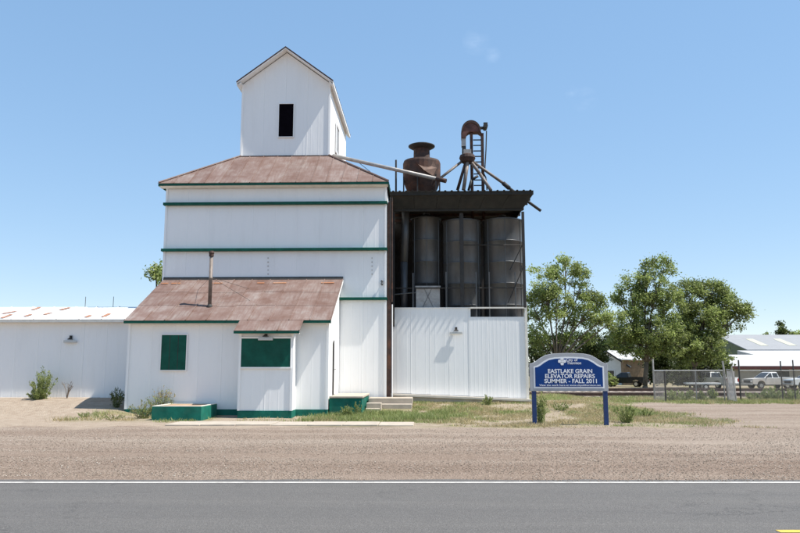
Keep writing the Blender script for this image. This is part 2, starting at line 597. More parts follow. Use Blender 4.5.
# gravel: fine multi-tone stone speckle, long wheel-worn bands
vo = nt.nodes.new('ShaderNodeTexVoronoi'); vo.inputs['Scale'].default_value = 36
g_ = nt.nodes.new('ShaderNodeNewGeometry'); nt.links.new(g_.outputs['Position'], vo.inputs['Vector'])
sc = nt.nodes.new('ShaderNodeSeparateColor'); nt.links.new(vo.outputs['Color'], sc.inputs['Color'])
rs = ramp(nt, [(0.0, (0.185, 0.140, 0.108)), (0.35, (0.262, 0.206, 0.163)), (0.75, (0.320, 0.258, 0.209)), (1.0, (0.42, 0.355, 0.30))])
nt.links.new(sc.outputs['Red'], rs.inputs['Fac'])
nb = noise(nt, 1.0, 5, 0.6, (0.06, 0.9, 1))
fb = maprange(nt, nb.outputs['Fac'], 0.38, 0.62)
grav = mixc(nt, fb, mixc(nt, 1.0, rs.outputs['Color'], (0.86, 0.82, 0.79), 'MULTIPLY'), mixc(nt, 0.45, rs.outputs['Color'], (0.335, 0.275, 0.218)))
nbl = noise(nt, 0.5, 5, 0.6)
grav = mixc(nt, maprange(nt, nbl.outputs['Fac'], 0.4, 0.62, 0, 0.4), grav, mixc(nt, 1.0, grav, (0.88, 0.86, 0.85), 'MULTIPLY'))
grav = mixc(nt, sep.outputs['Blue'], grav, mixc(nt, 1.0, grav, (0.83, 0.79, 0.77), 'MULTIPLY'))
# sand / dry soil
ns = noise(nt, 3.5, 8, 0.7)
sand = ramp(nt, [(0.3, (0.28, 0.215, 0.16)), (0.55, (0.365, 0.295, 0.228)), (0.8, (0.43, 0.36, 0.29))])
nt.links.new(ns.outputs['Fac'], sand.inputs['Fac'])
# grassy soil
ng = noise(nt, 2.2, 8, 0.7)
soil = ramp(nt, [(0.25, (0.10, 0.115, 0.045)), (0.5, (0.20, 0.185, 0.085)), (0.75, (0.34, 0.275, 0.18))])
nt.links.new(ng.outputs['Fac'], soil.inputs['Fac'])
colr = mixc(nt, sep.outputs['Green'], sand.outputs['Color'], soil.outputs['Color'])
colr = mixc(nt, sep.outputs['Red'], colr, grav)
nt.links.new(colr, b.inputs['Base Color'])
p_ = bump(nt, b, vo.outputs['Distance'], 0.7, 0.03)
nfb = noise(nt, 12, 6, 0.7)
bump(nt, b, nfb.outputs['Fac'], 0.5, 0.04, p_)
link('ground', gme, kind='structure')


def strip(name, off0, off1, z, m, x0, x1, kind='structure', dx=1.0, jitter=0.0, **kw):
    V = []; Fq = []
    n = max(1, int((x1 - x0) / dx))
    for i in range(n + 1):
        x = x0 + (x1 - x0) * i / n
        j = (random.random() - 0.5) * jitter
        V += [(x, road_y(x, off0), z), (x, road_y(x, off1 + j), z)]
    Fq = [(2 * i, 2 * i + 2, 2 * i + 3, 2 * i + 1) for i in range(n)]
    me = bpy.data.meshes.new(name); me.from_pydata(V, [], Fq); me.materials.append(m); me.update()
    return link(name, me, kind=kind, **kw)


# asphalt
asm, nt, b = newmat('worn_asphalt')
vo = nt.nodes.new('ShaderNodeTexVoronoi'); vo.inputs['Scale'].default_value = 85
g_ = nt.nodes.new('ShaderNodeNewGeometry'); nt.links.new(g_.outputs['Position'], vo.inputs['Vector'])
sc = nt.nodes.new('ShaderNodeSeparateColor'); nt.links.new(vo.outputs['Color'], sc.inputs['Color'])
r1 = ramp(nt, [(0, (0.090, 0.084, 0.078)), (0.6, (0.110, 0.103, 0.096)), (1, (0.145, 0.136, 0.127))])
nt.links.new(sc.outputs['Red'], r1.inputs['Fac'])
nb = noise(nt, 1.0, 5, 0.6, (0.08, 1.3, 1))
c = mixc(nt, maprange(nt, nb.outputs['Fac'], 0.35, 0.7), mixc(nt, 1.0, r1.outputs['Color'], (0.90, 0.90, 0.90), 'MULTIPLY'), mixc(nt, 1.0, r1.outputs['Color'], (1.12, 1.11, 1.09), 'MULTIPLY'))
nl = noise(nt, 2.0, 6, 0.7)
c = mixc(nt, maprange(nt, nl.outputs['Fac'], 0.5, 0.75, 0, 0.5), c, mixc(nt, 1.0, c, (0.86, 0.85, 0.85), 'MULTIPLY'))
nt.links.new(c, b.inputs['Base Color'])
b.inputs['Roughness'].default_value = 0.85
vc = nt.nodes.new('ShaderNodeTexVoronoi'); vc.feature = 'DISTANCE_TO_EDGE'; vc.inputs['Scale'].default_value = 0.55
nw = noise(nt, 1.6, 6, 0.7)
mpc = nt.nodes.new('ShaderNodeMapping'); mpc.inputs['Scale'].default_value = (0.5, 1.2, 1)
addv = nt.nodes.new('ShaderNodeVectorMath'); addv.operation = 'ADD'
nt.links.new(g_.outputs['Position'], mpc.inputs['Vector'])
nt.links.new(mpc.outputs['Vector'], addv.inputs[0]); nt.links.new(nw.outputs['Color'], addv.inputs[1])
nt.links.new(addv.outputs['Vector'], vc.inputs['Vector'])
fc = maprange(nt, vc.outputs['Distance'], 0.0, 0.012, 0.55, 0.0)
nk = noise(nt, 0.35, 3, 0.5)
mk = nt.nodes.new('ShaderNodeMath'); mk.operation = 'MULTIPLY'
nt.links.new(fc, mk.inputs[0]); nt.links.new(maprange(nt, nk.outputs['Fac'], 0.5, 0.6), mk.inputs[1])
c = mixc(nt, mk.outputs[0], c, (0.035, 0.033, 0.031))
nt.links.new(c, b.inputs['Base Color'])
bump(nt, b, vo.outputs['Distance'], 0.5, 0.012)
strip('road', -7.6, 0.28, 0.0, asm, -260, 260, dx=0.5, jitter=0.10)
strip('white_edge_line', -0.048, 0.048, 0.004, M['linewhite'], -260, 260, dx=2)
YL = gp(789, 531.0, 0.004)
yo = YL.y - road_y(YL.x)
ys0 = gp(778, 531, 0.004).x
strip('yellow_centre_dash', yo - 0.06, yo + 0.06, 0.0042, M['lineyellow'], ys0, ys0 + 3.05)

# loose gravel stones (near shoulder)
NS = 52000
px_ = NR.uniform(-15, 16, NS); off = NR.uniform(0.12, 11.5, NS) * NR.uniform(0.15, 1, NS) ** 0.6
py_ = EDGE.y + math.tan(ROADROT) * (px_ - EDGE.x) + off
keep = (NR.random(NS) < gravel_mask(px_, py_)) & (vnoise(px_ * 0.15, py_, 0.8) > 0.25)
px_, py_ = px_[keep], py_[keep]
ns_ = len(px_)
s_ = NR.uniform(0.005, 0.014, ns_)
octv = np.array([(1, 0, 0), (-1, 0, 0), (0, 1, 0), (0, -1, 0), (0, 0, .75), (0, 0, -.5)], float)
octf = np.array([(0, 2, 4), (2, 1, 4), (1, 3, 4), (3, 0, 4), (2, 0, 5), (1, 2, 5), (3, 1, 5), (0, 3, 5)])
an = NR.uniform(0, 6.28, ns_)
V = np.repeat(octv[None], ns_, 0) * s_[:, None, None] * NR.uniform(0.6, 1.4, (ns_, 6, 1))
ca, sa = np.cos(an)[:, None], np.sin(an)[:, None]
X = V[:, :, 0] * ca - V[:, :, 1] * sa; Y = V[:, :, 0] * sa + V[:, :, 1] * ca
zz = gh(px_, py_) + (vnoise(px_, py_, 0.9) - 0.5) * 0.03 + (vnoise(px_, py_, 3.3) - 0.5) * 0.05
V = np.stack([X + px_[:, None], Y + py_[:, None], V[:, :, 2] + (zz + s_ * 0.3)[:, None]], 2).reshape(-1, 3)
Fs = (octf[None] + (np.arange(ns_) * 6)[:, None, None]).reshape(-1, 3)
tone = NR.choice(4, ns_, p=[.3, .35, .25, .1])
pal = np.array([(0.20, 0.155, 0.122), (0.26, 0.208, 0.163), (0.33, 0.272, 0.22), (0.48, 0.43, 0.37)])
cols = np.repeat(pal[tone] * NR.uniform(0.8, 1.2, (ns_, 1)), 8, 0)
link('gravel', np_mesh('gravel', V, Fs, M['stone'], cols), kind='stuff', label='loose brown gravel stones along the road shoulder', cat='gravel')


# ------------------------------------------------------------------ wall and roof builders
_pcache = {}


def panel_mesh(w, h0, h1, m, ribs=3):
    """ribbed sheet, lower left at origin, facing -Y; h0/h1 heights at its two sides"""
    key = (round(w, 3), round(h0, 3), round(h1, 3), m, ribs)
    if key in _pcache: return _pcache[key]
    prof = [(0.0, 0.0)]
    for k in range(ribs):
        c = w * (k + 0.5) / ribs
        prof += [(c - 0.03, 0), (c - 0.012, -0.0018), (c + 0.012, -0.0018), (c + 0.03, 0)]
    prof += [(w - 0.05, 0.0), (w - 0.03, -0.0045), (w - 0.006, -0.0045), (w - 0.001, 0)]
    mb = MB()
    n = len(prof)
    for x, y in prof: mb.v.append((x, y, 0))
    for x, y in prof: mb.v.append((x, y, h0 + (h1 - h0) * x / w))
    for x, y in ((0, 0.012), (w - 0.001, 0.012)):
        mb.v.append((x, y, 0)); mb.v.append((x, y, h0 + (h1 - h0) * x / w))
    mb.f += [(i, i + 1, n + i + 1, n + i) for i in range(n - 1)]
    a, bb, c, d = 2 * n, 2 * n + 1, 2 * n + 2, 2 * n + 3
    mb.f += [(c, a, bb, d), (a, 0, n, bb), (n - 1, c, d, 2 * n - 1)]
    mb.f += [tuple([a] + [c] + list(range(n - 1, -1, -1))), tuple([d, bb] + list(range(n, 2 * n)))]
    me = mb.mesh('siding_panel', M[m])
    _pcache[key] = me
    return me


def siding(parent, p0, p1, z0, ztop, m='white', w=0.915, tilt=0.22, ribs=3, name='siding_panel'):
    """sheets along the plan line p0->p1 (outside on the right hand of travel = -normal side); ztop(t metres) gives the top"""
    p0 = Vector((p0[0], p0[1])); p1 = Vector((p1[0], p1[1]))
    L = (p1 - p0).length
    d = (p1 - p0) / L
    rz = math.atan2(d.y, d.x)
    n = max(1, round(L / w))
    ww = L / n
    zt = ztop if callable(ztop) else (lambda t: ztop)
    for i in range(n):
        a = p0 + d * (ww * i)
        # keep sheets that straddle an apex in two halves
        h0 = zt(ww * i) - z0; h1 = zt(ww * (i + 1)) - z0
        me = panel_mesh(ww, h0, h1, m, ribs)
        link(name, me, parent, loc=(a.x, a.y, z0), rz=rz + R(random.uniform(-tilt, tilt)))


def clip(poly, f):
    out = []
    for i in range(len(poly)):
        a, c = poly[i], poly[(i + 1) % len(poly)]
        fa, fc = f(a), f(c)
        if fa >= 0: out.append(a)
        if (fa >= 0) != (fc >= 0):
            t = fa / (fa - fc)
            out.append((a[0] + (c[0] - a[0]) * t, a[1] + (c[1] - a[1]) * t))
    return out


def roof_sheets(parent, o, u, v, U0, U1, V1, w, rows, left=None, right=None, m='rustroof', special=None, name='roof_sheet', th=0.012, V0=0.0, jit=0.25):
    """sheets in the plane o + u*U + v*V; left(V)/right(V) bound U"""
    o = Vector(o); u = Vector(u).normalized(); v = Vector(v).normalized()
    nrm = u.cross(v).normalized()
    if nrm.z < 0: nrm = -nrm
    n = max(1, round((U1 - U0) / w)); ww = (U1 - U0) / n
    rj = [0] + [V0 + (V1 - V0) * (k / rows) for k in range(1, rows)] + [V1]
    rj[0] = V0
    stag = [random.uniform(-.07, .07) for _ in range(n)]
    out = []
    for i in range(n):
        for k in range(rows):
            a0 = U0 + ww * i + 0.006; a1 = U0 + ww * (i + 1) - 0.006
            sg = stag[i % len(stag)] if rows > 1 else 0.0
            b0 = rj[k] + (sg - 0.04 if k else 0); b1 = rj[k + 1] + (sg if k < rows - 1 else 0)
            poly = [(a0, b0), (a1, b0), (a1, b1), (a0, b1)]
            if left: poly = clip(poly, lambda p: p[0] - left(p[1]))
            if right and poly: poly = clip(poly, lambda p: right(p[1]) - p[0])
            if len(poly) < 3: continue
            ar = abs(sum(poly[q][0] * poly[(q + 1) % len(poly)][1] - poly[(q + 1) % len(poly)][0] * poly[q][1] for q in range(len(poly)))) / 2
            if ar < 0.01: continue
            mm = m
            if special: mm = special(i, k, n, rows) or m
            lift = 0.004 + 0.010 * k / max(1, rows)
            pts = []
            for (a, bq) in poly:
                pts.append(o + u * a + v * bq + nrm * (0.012 + lift + (0.006 if bq < b0 + 0.02 and k else 0) + random.uniform(0, 0.004)))
            mb = MB().prism(pts, -nrm * th)
            # raised side lap
            top = [p for p in poly if abs(p[0] - a1) < 1e-4]
            if len(top) == 2:
                q0 = o + u * (a1 + 0.004) + v * top[0][1] + nrm * (0.024 + lift)
                q1 = o + u * (a1 + 0.004) + v * top[1][1] + nrm * (0.024 + lift)
                mb.bar(q0, q1, 0.030, 0.034)
            out.append(obj(name, mb, mm, parent))
    return out


# ------------------------------------------------------------------ grain elevator tower
YT = 29.5
tx0 = ax(165, 240, YT); tx1 = ax(386, 240, YT)
YC = 31.7
cx0 = ax(242, 120, YC); cx1 = ax(329.5, 120, YC)
CD = 7.0
YTB = YC + CD + (YC - YT)
z_base = 0.45
z_eave = az(275, 185.0, YT)
z_cb = az(285, 156.5, YC)
tower = thing('grain_elevator', 'tall white metal-clad grain elevator with green trim bands, rusty hip roof and gabled cupola', 'grain elevator', ((tx0 + tx1) / 2, (YT + YTB) / 2, z_base))
obj('wall', MB().box(tx0 + .03, tx1 - .03, YT + .03, YTB - .03, z_base - 0.3, z_eave), 'white', tower)
ztr = [az(275, 204.0, YT), az(275, 250.0, YT), az(360, 299.0, YT)]
levels = [(z_base, ztr[2]), (ztr[2], ztr[1]), (ztr[1], ztr[0]), (ztr[0], z_eave)]
for k, (a, c_) in enumerate(levels):
    siding(tower, (tx0, YT), (tx1, YT), a, c_)
    siding(tower, (tx1, YT), (tx1, YTB), a, c_, w=1.4)
    siding(tower, (tx0, YTB), (tx0, YT), a, c_, w=1.4)
for z in ztr:
    t_ = 0.055
    for (a, bq, c_, d) in ((tx0 - .09, tx1 + .05, YT - .19, YT), (tx0 - .09, tx0, YT, YTB), (tx1, tx1 + .06, YT, YTB)):
        obj('trim_band', MB().box(a, bq, c_, d, z - t_, z + t_), 'green', tower, bevel=0.006)
obj('corner_post', MB().box(tx1 - .05, tx1 + .035, YT - .045, YT + .05, z_base, z_eave - .02), 'white', tower)
obj('corner_post', MB().box(tx0 - .035, tx0 + .05, YT - .045, YT + .05, z_base, z_eave - .02), 'white', tower)
for k in range(3):
    obj('bare_side_sheet', MB().box(tx1 + .03, tx1 + .055, YT + .06 + k * 2.9, YT + .05 + (k + 1) * 2.9, z_base, z_eave - 1.0), 'rust', tower)
# dark bolt rows below the middle trim
for bx_ in (268, 372):
    for k in range(5):
        q = at(bx_, 258 + 4 * k, YT - .03)
        obj('bolt', MB().box(q.x - .02, q.x + .02, YT - .025, YT - .01, q.z - .02, q.z + .02), 'galvlite', tower)
q = at(382, 282, YT - .1)
ins = MB().lathe((q.x, q.y, q.z), [(.02, -.14), (.05, -.11), (.05, -.05), (.025, -.03), (.05, 0), (.05, .06), (.02, .09)], 12)
ins.tube((q.x, q.y, q.z - .05), (q.x, YT, q.z - .05), .025)
obj('insulator', ins, 'galv', tower, smooth_=True)
# hip roof
oh = 0.32
ex0, ex1, ey0, ey1 = tx0 - oh * .8, tx1 + .10, YT - oh, YTB + oh
ze = z_eave + 0.02
und = MB().add([(ex0, ey0, ze), (ex1, ey0, ze), (ex1, ey1, ze), (ex0, ey1, ze), (cx0, YC, z_cb), (cx1, YC, z_cb), (cx1, YC + CD, z_cb), (cx0, YC + CD, z_cb)],
               [(0, 1, 5, 4), (1, 2, 6, 5), (2, 3, 7, 6), (3, 0, 4, 7), (4, 5, 6, 7), (0, 3, 2, 1)])
roof = obj('roof', und, 'underlay', tower)
def hip(o, u, v_pt, L, l_in, r_in):
    """o eave start, u along eave, v_pt a point on the top line"""
    o = Vector(o); u = Vector(u)
    vv = Vector(v_pt) - o
    vv = vv - u * vv.dot(u)
    H = vv.length
    roof_sheets(roof, o, u, vv, 0, L, H, 0.66, 1, lambda V: l_in * V / H + 0.02, lambda V: L - r_in * V / H - 0.02, V0=-0.03)
hip((ex0, ey0, ze), (1, 0, 0), (cx0, YC, z_cb), ex1 - ex0, cx0 - ex0, ex1 - cx1)
hip((ex1, ey0, ze), (0, 1, 0), (cx1, YC, z_cb), ey1 - ey0, YC - ey0, ey1 - YC - CD)
hip((ex0, ey1, ze), (0, -1, 0), (cx0, YC, z_cb), ey1 - ey0, ey1 - YC - CD, YC - ey0)
for (a, c_) in (((ex0, ey0, ze), (cx0, YC, z_cb)), ((ex1, ey0, ze), (cx1, YC, z_cb))):
    obj('hip_cap', MB().tube(Vector(a) + Vector((0, 0, .045)), Vector(c_) + Vector((0, 0, .045)), .05, n=6), 'rustroof', roof)
fz0, fz1 = ze - .105, ze + .012
obj('fascia', MB().box(ex0, ex1, ey0 - .025, ey0 + .01, fz0, fz1), 'green', tower)
obj('fascia', MB().box(ex1 - .01, ex1 + .025, ey0 + .012, ey1, fz0, fz1), 'green', tower)
obj('fascia', MB().box(ex0 - .025, ex0 + .01, ey0 + .012, ey1, fz0, fz1), 'green', tower)
obj('soffit', MB().add([(ex0 + .02, ey0 + .012, ze - .10), (ex1 - .02, ey0 + .012, ze - .10), (ex1 - .02, YT - .06, ze - .16), (ex0 + .02, YT - .06, ze - .16),
                         (ex0 + .02, ey0 + .012, ze - .08), (ex1 - .02, ey0 + .012, ze - .08), (ex1 - .02, YT - .06, ze - .14), (ex0 + .02, YT - .06, ze - .14)],
                        [(0, 3, 2, 1), (4, 5, 6, 7), (0, 1, 5, 4), (1, 2, 6, 5), (2, 3, 7, 6), (3, 0, 4, 7)]), 'cream', tower)
# cupola
z_ce = az(242, 84.5, YC)
cxm = (cx0 + cx1) / 2
z_cr = az(288, 53, YC)
cup = obj('cupola_wall', MB().prism([(cx0 + .03, YC + .03, z_cb - .1), (cx1 - .03, YC + .03, z_cb - .1), (cx1 - .03, YC + .03, z_ce), (cxm, YC + .03, z_cr - .05), (cx0 + .03, YC + .03, z_ce)], (0, CD - .06, 0)), 'white', tower)
siding(cup, (cx0, YC), (cxm, YC), z_cb, lambda t: z_ce + (z_cr - z_ce) * t / (cxm - cx0))
siding(cup, (cxm, YC), (cx1, YC), z_cb, lambda t: z_cr + (z_ce - z_cr) * t / (cx1 - cxm))
siding(cup, (cx1, YC), (cx1, YC + CD), z_cb, z_ce)
siding(cup, (cx0, YC + CD), (cx0, YC), z_cb, z_ce)
obj('corner_post', MB().box(cx1 - .05, cx1 + .035, YC - .04, YC + .05, z_cb - .03, z_ce - .02), 'white', cup)
obj('corner_post', MB().box(cx0 - .035, cx0 + .05, YC - .04, YC + .05, z_cb - .03, z_ce - .02), 'white', cup)
obj('base_flashing', MB().box(cx0 - .05, cx1 + .05, YC - .06, YC - .026, z_cb - .06, z_cb + .03), 'rust', cup)
wa = at(279.5, 104.5, YC); wb = at(293.2, 137, YC)
win = obj('window', MB().box(wa.x, wb.x, YC - .045, YC - .028, wb.z, wa.z), 'dark', tower)  # solid plate on the siding; its black paints the shade of an opening
for (a, bq, c_, d) in ((wa.x - .035, wb.x + .035, wa.z, wa.z + .035), (wa.x - .035, wb.x + .035, wb.z - .035, wb.z), (wa.x - .035, wa.x, wb.z, wa.z), (wb.x, wb.x + .035, wb.z, wa.z)):
    obj('frame', MB().box(a, bq, YC - .075, YC - .025, c_, d), 'white', win)
zw0, zw1 = az(341, 153, YC + 2.6), az(341, 127, YC + 2.6)
win = obj('window', MB().box(cx1 + .028, cx1 + .045, YC + 2.2, YC + 3.2, zw0, zw1), 'galvlite', tower)
for (a, bq, c_, d) in ((2.1, 2.2, zw0 - .1, zw1 + .1), (3.2, 3.3, zw0 - .1, zw1 + .1), (2.2, 3.2, zw1, zw1 + .1), (2.2, 3.2, zw0 - .1, zw0)):
    obj('frame', MB().box(cx1 + .025, cx1 + .08, YC + a, YC + bq, c_, d), 'white', win)
# cupola roof
ov, of = 0.20, 0.40
sl = (z_cr - z_ce) / (cxm - cx0)
rth = 0.035
zr_t = z_cr + .05
L0 = (cx0 - ov, zr_t - sl * (cxm - cx0 + ov)); R0 = (cx1 + ov, zr_t - sl * (cx1 + ov - cxm))
cr = None
for (e, nm) in ((L0, 'l'), (R0, 'r')):
    mb = MB().prism([(e[0], YC - of, e[1]), (cxm, YC - of, zr_t), (cxm, YC - of, zr_t + rth), (e[0], YC - of, e[1] + rth)], (0, CD + 2 * of, 0))
    pr = obj('cupola_roof', mb, 'white', tower)
    obj('verge_trim', MB().prism([(e[0], YC - of - .034, e[1] + .012), (cxm, YC - of - .034, zr_t + .012), (cxm, YC - of - .034, zr_t + rth + .05), (e[0], YC - of - .034, e[1] + rth + .05)], (0, .03, 0)), 'rust', pr)
    sgn = -1 if nm == 'l' else 1
    if sgn < 0:
        roof_sheets(pr, (e[0], YC + CD + of, e[1] + rth), (0, -1, 0), (cxm - e[0], 0, zr_t - e[1]), 0, CD + 2 * of, math.hypot(cxm - e[0], zr_t - e[1]), 0.76, 1)
    else:
        roof_sheets(pr, (e[0], YC - of, e[1] + rth), (0, 1, 0), (cxm - e[0], 0, zr_t - e[1]), 0, CD + 2 * of, math.hypot(cxm - e[0], zr_t - e[1]), 0.76, 1)
    # white barge board
    obj('barge_board', MB().prism([(e[0], YC - of - .03, e[1] - .025), (cxm, YC - of - .03, zr_t - .025), (cxm, YC - of - .03, zr_t + .005), (e[0], YC - of - .03, e[1] + .005)], (0, .028, 0)), 'white', tower)
    xe = e[0]
    obj('eave_board', MB().box(min(xe, xe - sgn * .03), max(xe, xe - sgn * .03), YC - of + .002, YC + CD + of, e[1] - .09, e[1] - .005), 'white', tower)
    obj('soffit', MB().prism([(e[0] - sgn * .03, YC - of, e[1] - .10), (e[0] - sgn * .03, YC - of, e[1] - .12), (cx1 if sgn > 0 else cx0, YC - of, e[1] + .02), (cx1 if sgn > 0 else cx0, YC - of, e[1] + .04)], (0, CD + 2 * of, 0)), 'white', tower)

# ------------------------------------------------------------------ office lean-to
YO, YB = 26.0, 25.2
ox0 = ax(127.5, 370, YO); ox1 = ax(327.5, 370, YO)
bx0 = ax(239.5, 370, YB); bx1 = ax(292, 370, YB)
office = thing('office', 'low white lean-to office with pinkish rusted metal roof and green shuttered openings', 'building', ((ox0 + ox1) / 2, 27.5, 0.0))
zo_e = az(180, 320.5, YO - .3)
z_ot = az(230, 279.5, YT - .02)
slo = (z_ot - zo_e) / (YT - (YO - .3))
def zroof(y): return zo_e + slo * (y - (YO - .3))
zf = 0.24
# wall solid (side profile) for main and bump-out
obj('wall', MB().prism([(ox0 + .03, YO + .03, zf), (ox0 + .03, YT - .045, zf), (ox0 + .03, YT - .045, zroof(YT) - .14), (ox0 + .03, YO + .03, zroof(YO) - .09)], (ox1 - ox0 - .06, 0, 0)), 'white', office)
obj('wall', MB().prism([(bx0 + .03, YB + .03, zf), (bx0 + .03, YO + .02, zf), (bx0 + .03, YO + .02, zroof(YO) - .09), (bx0 + .03, YB + .03, zroof(YB) - .09)], (bx1 - bx0 - .06, 0, 0)), 'white', office)
fnd = obj('foundation', MB().box(ox0 - .02, ox1 + .02, YO - .03, YT - .05, -.3, zf), 'greenfound', office)
obj('foundation', MB().box(bx0 - .02, bx1 + .02, YB - .03, YO - .032, -.3, zf), 'greenfound', office)
siding(office, (ox0, YO), (bx0, YO), zf, zroof(YO) - .1, tilt=.25)
siding(office, (bx0, YB), (bx1, YB), zf, zroof(YB) - .1, tilt=.25)
siding(office, (bx1, YO), (ox1, YO), zf, zroof(YO) - .1, tilt=.25)
siding(office, (bx1, YB), (bx1, YO), zf, lambda t: zroof(YB + t) - .1)
siding(office, (ox1, YO), (ox1, YT - .06), zf, lambda t: zroof(YO + t) - .12)
siding(office, (ox0, YT - .06), (ox0, YO), zf, lambda t: zroof(YT - t) - .12)
for (x, y) in ((ox0, YO), (ox1, YO), (bx0, YB), (bx1, YB)):
    s = 1 if x in (ox1, bx1) else -1
    obj('corner_post', MB().box(min(x - s * .05, x + s * .035), max(x - s * .05, x + s * .035), y - .04, y + .05, zf, zroof(y) - .12), 'white', office)
# roof
rx0 = ax(124, 320.5, YO - .3); rx1 = ax(331, 320.5, YO - .3)
brx0 = ax(234, 326, YB - .3); brx1 = ax(299.5, 326, YB - .3)
YE, YBE = YO - .3, YB - .3
rb = MB().prism([(rx0 + .01, YE + .01, zroof(YE) - .05), (rx0 + .01, YT - .12, zroof(YT - .12) - .05), (rx0 + .01, YT - .12, zroof(YT - .12)), (rx0 + .01, YE + .01, zroof(YE))], (rx1 - rx0 - .02, 0, 0))
orf = obj('roof', rb, 'underlay', office)
obj('roof_deck', MB().prism([(brx0 + .01, YBE + .01, zroof(YBE) - .05), (brx0 + .01, YE + .008, zroof(YE) - .05), (brx0 + .01, YE + .008, zroof(YE)), (brx0 + .01, YBE + .01, zroof(YBE))], (brx1 - brx0 - .02, 0, 0)), 'underlay', orf)
vdir = Vector((0, 1, slo)).normalized()
Lr = (YT - .1 - YE) * math.sqrt(1 + slo * slo)
def spec(i, k, n, rows):
    return 'orangerust' if (k == rows - 1 and i in (2, 4, 5, 8)) else None
roof_sheets(orf, (rx0, YE, zroof(YE)), (1, 0, 0), vdir, 0, rx1 - rx0, Lr, 0.72, 3, V0=-0.03)
roof_sheets(orf, (brx0, YBE, zroof(YBE)), (1, 0, 0), vdir, 0, brx1 - brx0, (YE - .04 - YBE) * math.sqrt(1 + slo * slo), 0.72, 1, V0=-0.03)
# orange rust laps near the top: narrow cover strips
for (p0, p1) in ((161, 168), (171, 180), (212, 222), (257, 264), (273, 287), (321, 334)):
    yy = YE + (YT - YE) * 0.86
    a = ax(p0, 285, yy); c_ = ax(p1, 285, yy)
    n_ = Vector((0, -slo, 1)).normalized()
    o_ = Vector((a, yy, zroof(yy))) + n_ * 0.042
    obj('lap_strip', MB().prism([o_, o_ + Vector((c_ - a, 0, 0)), o_ + Vector((c_ - a, 0, 0)) + vdir * .11, o_ + vdir * .11], n_ * .008), 'orangerust', orf)
obj('top_flashing', MB().prism([(rx0, YT - .10, zroof(YT - .1) + .03), (rx0, YT - .035, zroof(YT) + .0), (rx0, YT - .035, zroof(YT) + .10), (rx0, YT - .05, zroof(YT) + .10)], (rx1 - rx0, 0, 0)), 'darksteel', orf)
obj('fascia', MB().box(rx0, brx0 + .02, YE - .03, YE - .004, zroof(YE) - .10, zroof(YE) + .006), 'green', office)
obj('fascia', MB().box(brx1 - .02, rx1, YE - .03, YE - .004, zroof(YE) - .10, zroof(YE) + .006), 'green', office)
obj('fascia', MB().box(brx0, brx1, YBE - .03, YBE - .004, zroof(YBE) - .10, zroof(YBE) + .006), 'green', office)
obj('soffit', MB().box(rx0 + .02, brx0, YE - .003, YO - .045, zroof(YE) - .10, zroof(YE) - .08), 'cream', office)
obj('soffit', MB().box(brx1, rx1 - .02, YE - .003, YO - .045, zroof(YE) - .10, zroof(YE) - .08), 'cream', office)
obj('soffit', MB().box(brx0 + .02, brx1 - .02, YBE - .003, YB - .045, zroof(YBE) - .10, zroof(YBE) - .08), 'cream', office)
for s, x in ((-1, rx0), (1, rx1)):
    obj('barge_board', MB().prism([(x - .012, YE, zroof(YE) - .12), (x - .012, YT - .06, zroof(YT - .06) - .12), (x - .012, YT - .06, zroof(YT - .06) - .002), (x - .012, YE, zroof(YE) - .002)], (.024, 0, 0)), 'white', office)
# openings
a = at(162.5, 335, YO); c_ = at(186, 370, YO)
sh = obj('shutter', MB().box(a.x, c_.x, YO - .06, YO - .028, c_.z, a.z), 'green', office)
for (p, q, r_, s) in ((a.x - .03, c_.x + .03, a.z, a.z + .03), (a.x - .03, c_.x + .03, c_.z - .03, c_.z), (a.x - .03, a.x, c_.z, a.z), (c_.x, c_.x + .03, c_.z, a.z)):
    obj('frame', MB().box(p, q, YO - .075, YO - .027, r_, s), 'white', sh)
for k in (1, 2):
    xx = a.x + (c_.x - a.x) * k / 3
    obj('board_joint', MB().box(xx - .008, xx + .008, YO - .064, YO - .0602, c_.z + .01, a.z - .01), 'darksteel', sh)
a = at(242, 338.5, YB); c_ = at(290.5, 367, YB)
sh = obj('shutter', MB().box(a.x, c_.x, YB - .06, YB - .028, c_.z, a.z), 'green', office)
for (p, q, r_, s) in ((a.x - .05, c_.x + .04, a.z, a.z + .05), (a.x - .05, c_.x + .04, c_.z - .05, c_.z), (a.x - .05, a.x, c_.z, a.z), (c_.x, c_.x + .04, c_.z, a.z)):
    obj('frame', MB().box(p, q, YB - .075, YB - .027, r_, s), 'white', sh)
# door in the sunny end wall
lz = 0.70
dr = obj('door', MB().box(ox1 + .028, ox1 + .05, 27.5, 28.4, lz + .01, lz + 2.02), 'white', office)
obj('door_gap', MB().box(ox1 + .028, ox1 + .056, 27.40, 27.498, lz + .01, lz + 2.04), 'darksteel', dr)
obj('handle', MB().tube((ox1 + .05, 27.6, lz + .95), (ox1 + .11, 27.6, lz + .95), .025), 'chrome', dr)
